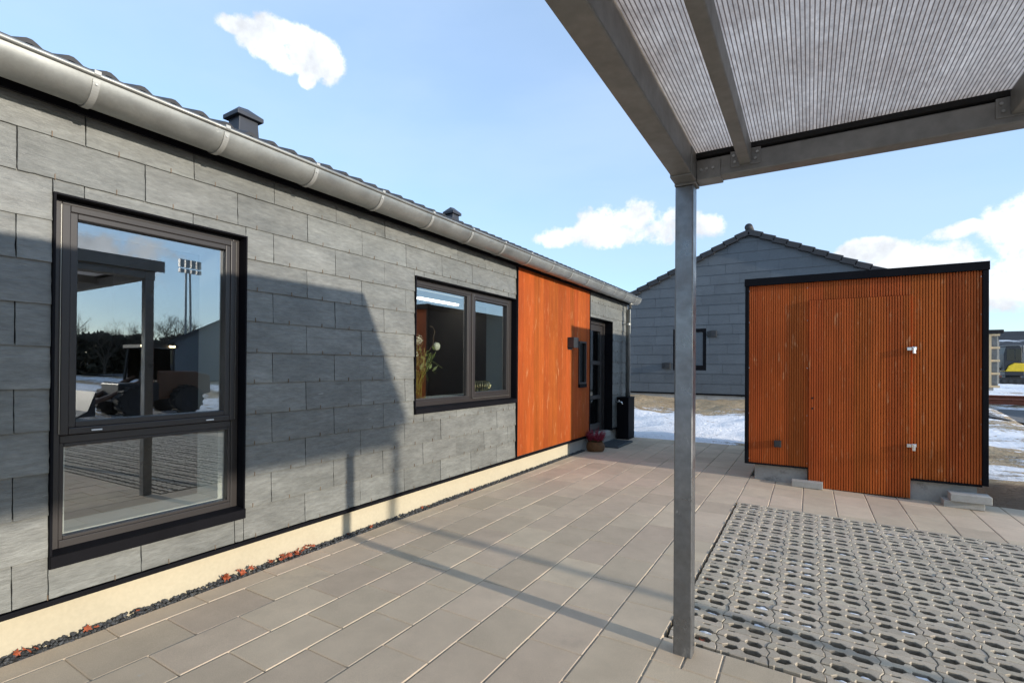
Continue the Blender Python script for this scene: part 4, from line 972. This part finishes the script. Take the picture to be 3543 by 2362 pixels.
for x, z, lab in ((-2.60, 2.42, 'small metal box on the gable wall at the upper right of its window'), (-4.02, 1.40, 'small metal box on the gable wall at the lower left of its window')):
    m = MB(); m.box(x - .085, x + .085, GYY - .13, GYY - .025, z - .10, z + .10); m.box(x - .20, x - .085, GYY - .06, GYY - .025, z - .09, z + .09)
    solo(m, 'wall_bracket', 'darkgrey', lab, 'bracket', (x, GYY - .03, z - .1), bevel=.008)

# ------------------------------------------------------------------ building site far right
def at_dir(dx, dy, dist): return (dx * dist, dy * dist)
def far_house(name, label, x0, x1, y0, y1, zb, ze, zr, wall, red=None):
    h = thing(name, label, 'house', ((x0 + x1) / 2, y0, zb))
    m = MB(); m.box(x0, x1, y0, y1, zb - .6, ze); m.build('wall', wall, h)
    if red:
        m = MB(); m.box(red[0], red[1], y0 - .05, y0 - .005, zb - .3, ze - .05); m.build('wall_panel', 'red_wall', h)
    m = MB(); ym = (y0 + y1) / 2; n = 16
    for s in (0, 1):
        for k in range(n):
            t0, t1 = k / n, (k + 1) / n
            ya, yb = (y0 - .5 + (ym - y0 + .5) * t0, y0 - .5 + (ym - y0 + .5) * t1); 
            if s: ya, yb = 2 * ym - ya, 2 * ym - yb
            za, zb_ = ze + (zr - ze) * t0, ze + (zr - ze) * t1
            m.add([(x0 - .4, ya, za + .04), (x1 + .4, ya, za + .04), (x1 + .4, yb, zb_), (x0 - .4, yb, zb_), (x0 - .4, ya, za - .10), (x1 + .4, ya, za - .10)], [(0, 1, 2, 3), (0, 1, 5, 4)], 1 if (k % 1 == 0 and s == 0 and 1 < k < 8) else 0)
    m.build('roof', ['tile', 'roof_snow'], h, fix=False); return h
def rs():
    t = NT('roof_snow'); b = t.n('ShaderNodeBsdfPrincipled'); b.inputs['Roughness'].default_value = .7
    sp_ = t.n('ShaderNodeSeparateXYZ'); t.l(t.tc.outputs['Object'], sp_.inputs[0])
    k = t.math('ADD', t.noise(.5, (.5, 1, 1), 5), t.math('MULTIPLY', t.noise(4, (.1, 1, 6), 4), .35))
    t.l(t.mix(t.rng(k, .62, .72, 0, 1, True), (.042, .046, .055), (.75, .78, .83)), b.inputs['Base Color']); t.l(b.outputs[0], t.o.inputs[0]); return t.m
M['roof_snow'] = rs()
far_house('row_house', 'long dark row house with patches of snow on its roof beyond the building site', 11.6, 46.0, 62.0, 71.0, .5, 3.15, 5.05, 'dark_wall', (14.4, 16.0))

cx, cy = at_dir(.2195, .9757, 30.0)
zc = terr(cx, cy)
ck = thing('timber_crate', 'pale timber frame wrapped in grey netting standing on the building site', 'crate', (cx, cy, zc))
x0, x1 = cx - 1.2, cx + .42; z0, z1 = zc + .22, zc + 2.45
m = MB(); m.box(x0 + .05, x1 - .03, cy + .06, cy + 1.2, z0, z1 - .05); m.box(x1 - .03, x1 + .06, cy + .3, cy + 1.1, z0 + .1, z1 - .2); m.build('netting', 'netting', ck, bevel=.05)
for k in range(5): z = z0 + (z1 - z0) * k / 4; MB().box(x0, x1, cy - .03, cy + .03, z - .045, z + .045).build('rail', 'timber', ck)
for x in (x0 + .15, x1 - .38): m = MB(); m.box(x, x + .10, cy - .06, cy - .031, z0, z1); m.build('upright', 'timber', ck)
m = MB(); m.box(x0 - .1, x1 + .12, cy - .08, cy + 1.3, z1 + .05, z1 + .22); m.build('cover', 'membrane', ck, bevel=.03)
m = MB(); m.box(x0 + .1, x1 - .2, cy, cy + 1.1, zc - .1, z0); m.build('base', 'plinth_grey', ck)

bx_, by_ = at_dir(.234, .972, 22.0)
for i, (dy, dx, lab) in enumerate(((0, 0, 'rust red steel beam lying on the site, nearer of the two'), (.55, .4, 'rust red steel beam lying on the site, farther of the two'))):
    m = MB(); z = terr(bx_, by_ + dy) + .05
    for a in ((0, .02, 0, .16), (.075, .095, .07, .09), (.15, .17, 0, .16)): pass
    X0, X1, Y = bx_ - 1.5 + dx, bx_ + 4.5 + dx, by_ + dy
    m.box(X0, X1, Y, Y + .16, z, z + .022); m.box(X0, X1, Y + .07, Y + .09, z + .022, z + .15); m.box(X0, X1, Y, Y + .16, z + .15, z + .172)
    solo(m, 'steel_beam', 'rust_steel', lab, 'beam', (bx_, Y, z), 'steel beams lying on the building site')

ex, ey = at_dir(.2440, .9698, 45.0); ez = terr(ex, ey) - .02
E_ = thing('mini_excavator', 'yellow and black mini excavator parked on the snow', 'excavator', (ex, ey, ez))
def track(yc):
    m = MB(); L, r = .72, .20; pts = []
    for i in range(9): a = rad(90 + 180 * i / 8); pts.append((-L + r * math.cos(a), r + r * math.sin(a)))
    for i in range(9): a = rad(-90 + 180 * i / 8); pts.append((L + r * math.cos(a), r + r * math.sin(a)))
    m.prism([(ex + x, yc - .16, ez + z) for x, z in pts], (0, .32, 0))
    for k in range(14): x = ex - L + 2 * L * k / 13; m.box(x - .03, x + .03, yc - .165, yc + .165, ez + 2 * r - .01, ez + 2 * r + .02)
    t = m.build('track', 'rubber', E_)
    m = MB()
    for k in range(4): x = ex - L * .9 + 1.8 * L * k / 3; m.tube([(x, yc - .175, ez + r), (x, yc - .155, ez + r)], .13, 14)
    m.build('roller', 'darkgrey', t)
track(ey - .6); track(ey + .6)
m = MB(); m.box(ex - .5, ex + .5, ey - .45, ey + .45, ez + .3, ez + .55); m.box(ex - .60, ex + .60, ey - .75, ey + .75, ez + .55, ez + .80); m.build('chassis', 'machine_black', E_, bevel=.05)
m = MB(); pf = [(-.55, .80), (.62, .80), (.65, .95), (.62, 1.32), (-.02, 1.34), (-.36, 1.16)]
m.prism([(ex + x, ey - .74, ez + z) for x, z in pf], (0, 1.48, 0)); m.build('body', 'yellow', E_, bevel=.06, seg=3)
m = MB(); pf = [(-.62, .82), (-.37, 1.18), (-.03, 1.36), (.46, 1.36), (.47, 2.25), (.38, 2.40), (-.52, 2.38), (-.66, 1.9)]
m.prism([(ex + x, ey - .70, ez + z) for x, z in pf], (0, 1.40, 0)); cab = m.build('cab', 'machine_black', E_, bevel=.05)
each('cab_window', 'glass_dark', cab, [(ex - .48, ex + .0, ey - .712, ey - .702, ez + 1.5, ez + 2.22), (ex + .05, ex + .42, ey - .712, ey - .702, ez + 1.5, ez + 2.22)])
m = MB(); m.box(ex - .57, ex + .48, ey - .73, ey + .73, ez + 2.405, ez + 2.46); m.build('cab_roof', 'netting', cab, bevel=.02)
m = MB(); m.box(ex + .49, ex + .63, ey - .6, ey - .4, ez + 1.33, ez + 2.0); m.tube([(ex + .56, ey - .5, ez + 2.0), (ex + .56, ey - .5, ez + 2.45)], .06, 8); m.build('exhaust', 'netting', E_)
m = MB(); m.tube([(ex - .7, ey + .3, ez + .9), (ex - 1.6, ey + .3, ez + 2.1), (ex - 2.5, ey + .3, ez + 1.6)], .11, 8); m.build('boom', 'machine_black', E_)
m = MB(); m.prism([(ex - 2.35, ey - .1, ez + 1.65), (ex - 2.65, ey - .1, ez + 1.6), (ex - 2.7, ey - .1, ez + .8), (ex - 2.3, ey - .1, ez + .7)], (0, .8, 0)); m.build('bucket', 'darkgrey', E_, bevel=.03)

E_.scale = (.74, .80, 1.0)

# ------------------------------------------------------------------ what the window panes mirror: the far side of the yard
lx, ly = 8.6, 6.3; lz = terr(lx, ly)
Ld = thing('wheel_loader', 'brown wheel loader with roof lamps mirrored in the tall window', 'loader', (lx, ly, lz))
def wheel(y, x, r):
    m = MB(); m.tube([(x - .14, y, lz + r), (x + .14, y, lz + r)], r, 24)
    for k in range(16): a = 6.283 * k / 16; m.obox((x, y + r * math.cos(a), lz + r + r * math.sin(a)), (.14, 0, 0), (0, .03 * math.cos(a), .03 * math.sin(a)), (0, -.03 * math.sin(a), .03 * math.cos(a)))
    w = m.build('wheel', 'rubber', Ld); m = MB(); m.tube([(x - .15, y, lz + r), (x + .15, y, lz + r)], r * .5, 16); m.build('rim', 'machine_black', w)
for y in (5.78, 7.0):
    for x in (lx - .62, lx + .62): wheel(y, x, .36)
m = MB(); m.prism([(lx - .5, 6.35, lz + .38), (lx - .5, 7.72, lz + .5), (lx - .5, 7.70, lz + 1.02), (lx - .5, 7.3, lz + 1.12), (lx - .5, 6.35, lz + 1.14)], (1.0, 0, 0)); m.build('engine_cover', 'loader_paint', Ld, bevel=.05)
m = MB(); m.box(lx - .5, lx + .5, 5.5, 6.4, lz + .35, lz + .82); m.build('chassis', 'machine_black', Ld, bevel=.03)
m = MB()
for x in (lx - .48, lx + .40):
    for ya, yb in ((5.98, 6.08), (6.78, 6.72)): m.tube([(x + .04, ya, lz + .85), (x + .04, yb, lz + 1.72)], .035, 6)
m.box(lx - .52, lx + .52, 5.98, 6.85, lz + 1.72, lz + 1.80); cb = m.build('cab', 'machine_black', Ld)
each('cab_window', 'glass_dark', cb, [(lx - .46, lx - .45, 6.06, 6.74, lz + .9, lz + 1.70), (lx + .45, lx + .46, 6.06, 6.74, lz + .9, lz + 1.70)])
for y in (5.97, 6.03, 6.62, 6.70):
    m = MB(); m.tube([(lx - .54, y, lz + 1.76), (lx - .60, y, lz + 1.76)], .028, 10); m.build('work_lamp', 'work_light', cb)
for x in (lx - .4, lx + .4): MB().tube([(x, 6.2, lz + .95), (x, 5.35, lz + .50), (x, 4.95, lz + .35)], .06, 6).build('lift_arm', 'loader_paint', Ld)
m = MB(); m.prism([(lx - .75, 4.95, lz + .65), (lx - .75, 4.95, lz + .08), (lx - .75, 4.55, lz + .06), (lx - .75, 4.8, lz + .2)], (1.5, 0, 0)); m.build('bucket', 'darkgrey', Ld)
far2 = thing('gable_house', 'dark gable house across the site, mirrored at the right of the tall window', 'house', (22, 15.6, .3))
m = MB(); m.prism([(22, 12.3, 0), (22, 19.0, 0), (22, 19.0, 2.6), (22, 15.6, 4.35), (22, 12.3, 2.6)], (9, 0, 0)); m.build('wall', 'slate_blue', far2)
m = MB()
for s, e in ((-1, 12.0), (1, 19.3)): m.add([(21.8, 15.6, 4.47), (31.2, 15.6, 4.47), (31.2, e, 2.55), (21.8, e, 2.55), (21.8, 15.6, 4.32), (21.8, e, 2.40)], [(0, 1, 2, 3), (0, 3, 5, 4)])
m.build('roof', 'tile', far2, fix=False)
m = MB(); m.box(21.93, 21.99, 16.6, 17.4, .9, 1.9); m.build('window', 'black_trim', far2)
far2.location = (21.6, 16.7, .3); far2.rotation_euler = (0, 0, rad(30))

random.seed(33)
def grow(m, p, d, L, r, lev):
    n = 3; pts = [p]; rs_ = [r]; q = p.copy(); dd = d.copy()
    for i in range(n):
        dd = (dd + Vector((random.uniform(-.18, .18), random.uniform(-.18, .18), random.uniform(-.05, .14)))).normalized(); q = q + dd * L / n; pts.append(q.copy()); rs_.append(r * (1 - .28 * (i + 1) / n))
    m.tube(pts, rs_, 5 if lev < 2 else 3, 0, False)
    if lev >= 4: return
    for k in range(3 if lev < 2 else 3):
        t = random.uniform(.45, 1.0); b = pts[1].lerp(pts[-1], t); a = random.random() * 6.283; o = Vector((math.cos(a), math.sin(a), random.uniform(.1, .9))).normalized()
        grow(m, b, (dd * .6 + o * .75).normalized(), L * random.uniform(.55, .75), r * .5, lev + 1)
tprotos = []
for i in range(3):
    t = thing('bare_tree', 'bare winter tree in the row across the site', 'tree', (0, 0, 0), 'bare trees across the site')
    m = MB(); m.tube([(0, 0, -.3), (.04, .02, .9), (0, .03, 1.7)], [.13, .11, .09], 7, 0, False); m.build('trunk', 'bark', t)
    m = MB()
    for k in range(6): a = 6.283 * k / 6 + random.random(); grow(m, Vector((0, .03, random.uniform(.6, 1.7))), Vector((math.cos(a) * .6, math.sin(a) * .6, 1)).normalized(), random.uniform(1.2, 1.8), .06, 0)
    m.build('crown', 'bark', t); tprotos.append(t)
n = 0
for k in range(17):
    Y = 9.5 + k * 1.75 + random.uniform(-.5, .5); X = 40 + random.uniform(-2.5, 2.5)
    if k < 3: t = tprotos[k]
    else:
        t = tprotos[k % 3].copy(); COL.objects.link(t)
        for ch in tprotos[k % 3].children: c = ch.copy(); COL.objects.link(c); c.parent = t
    t.location = (X, Y, terr(X, Y)); s = random.uniform(.85, 1.15); t.scale = (s, s, s); t.rotation_euler = (0, 0, random.random() * 6.28)
m = MB()
for i in range(20000):
    X = 42 + random.uniform(-1.2, 1.2); Y = random.uniform(8, 42); z = random.random() ** 1.2 * (3.1 + 1.1 * hsh(Y * .5)); d = Vector((random.uniform(-1, 1), random.uniform(-1, 1), random.uniform(-1, 1))).normalized() * random.uniform(.12, .32); e = d.orthogonal() * .6; c = Vector((X, Y, terr(X, Y) + z))
    m.add([c - d, c + e, c + d, c - e], [(0, 1, 2, 3)])
tag(m.build('thicket', 'thicket', fix=False), kind='stuff', label='dark thicket under the bare trees across the site', cat='undergrowth')
ms = thing('sign_mast', 'twin pole sign mast mirrored in the tall window', 'mast', (34, 19.6, .4))  # a sign on two poles, its head made up of plain boxes
for dy in (0, .45): m = MB(); m.tube([(34, 19.6 + dy, .2), (34, 19.6 + dy * .6, 8.2)], [.10, .07], 8); m.build('pole', 'galv', ms)
for z in (8.2, 8.6, 8.9):
    for dy in (-.5, -.1, .3, .7): MB().box(33.8, 34.1, 19.6 + dy, 19.6 + dy + .3, z, z + .28).build('signboard', 'galv', ms)

for o in bpy.data.objects:
    if '_w' in o: del o['_w']
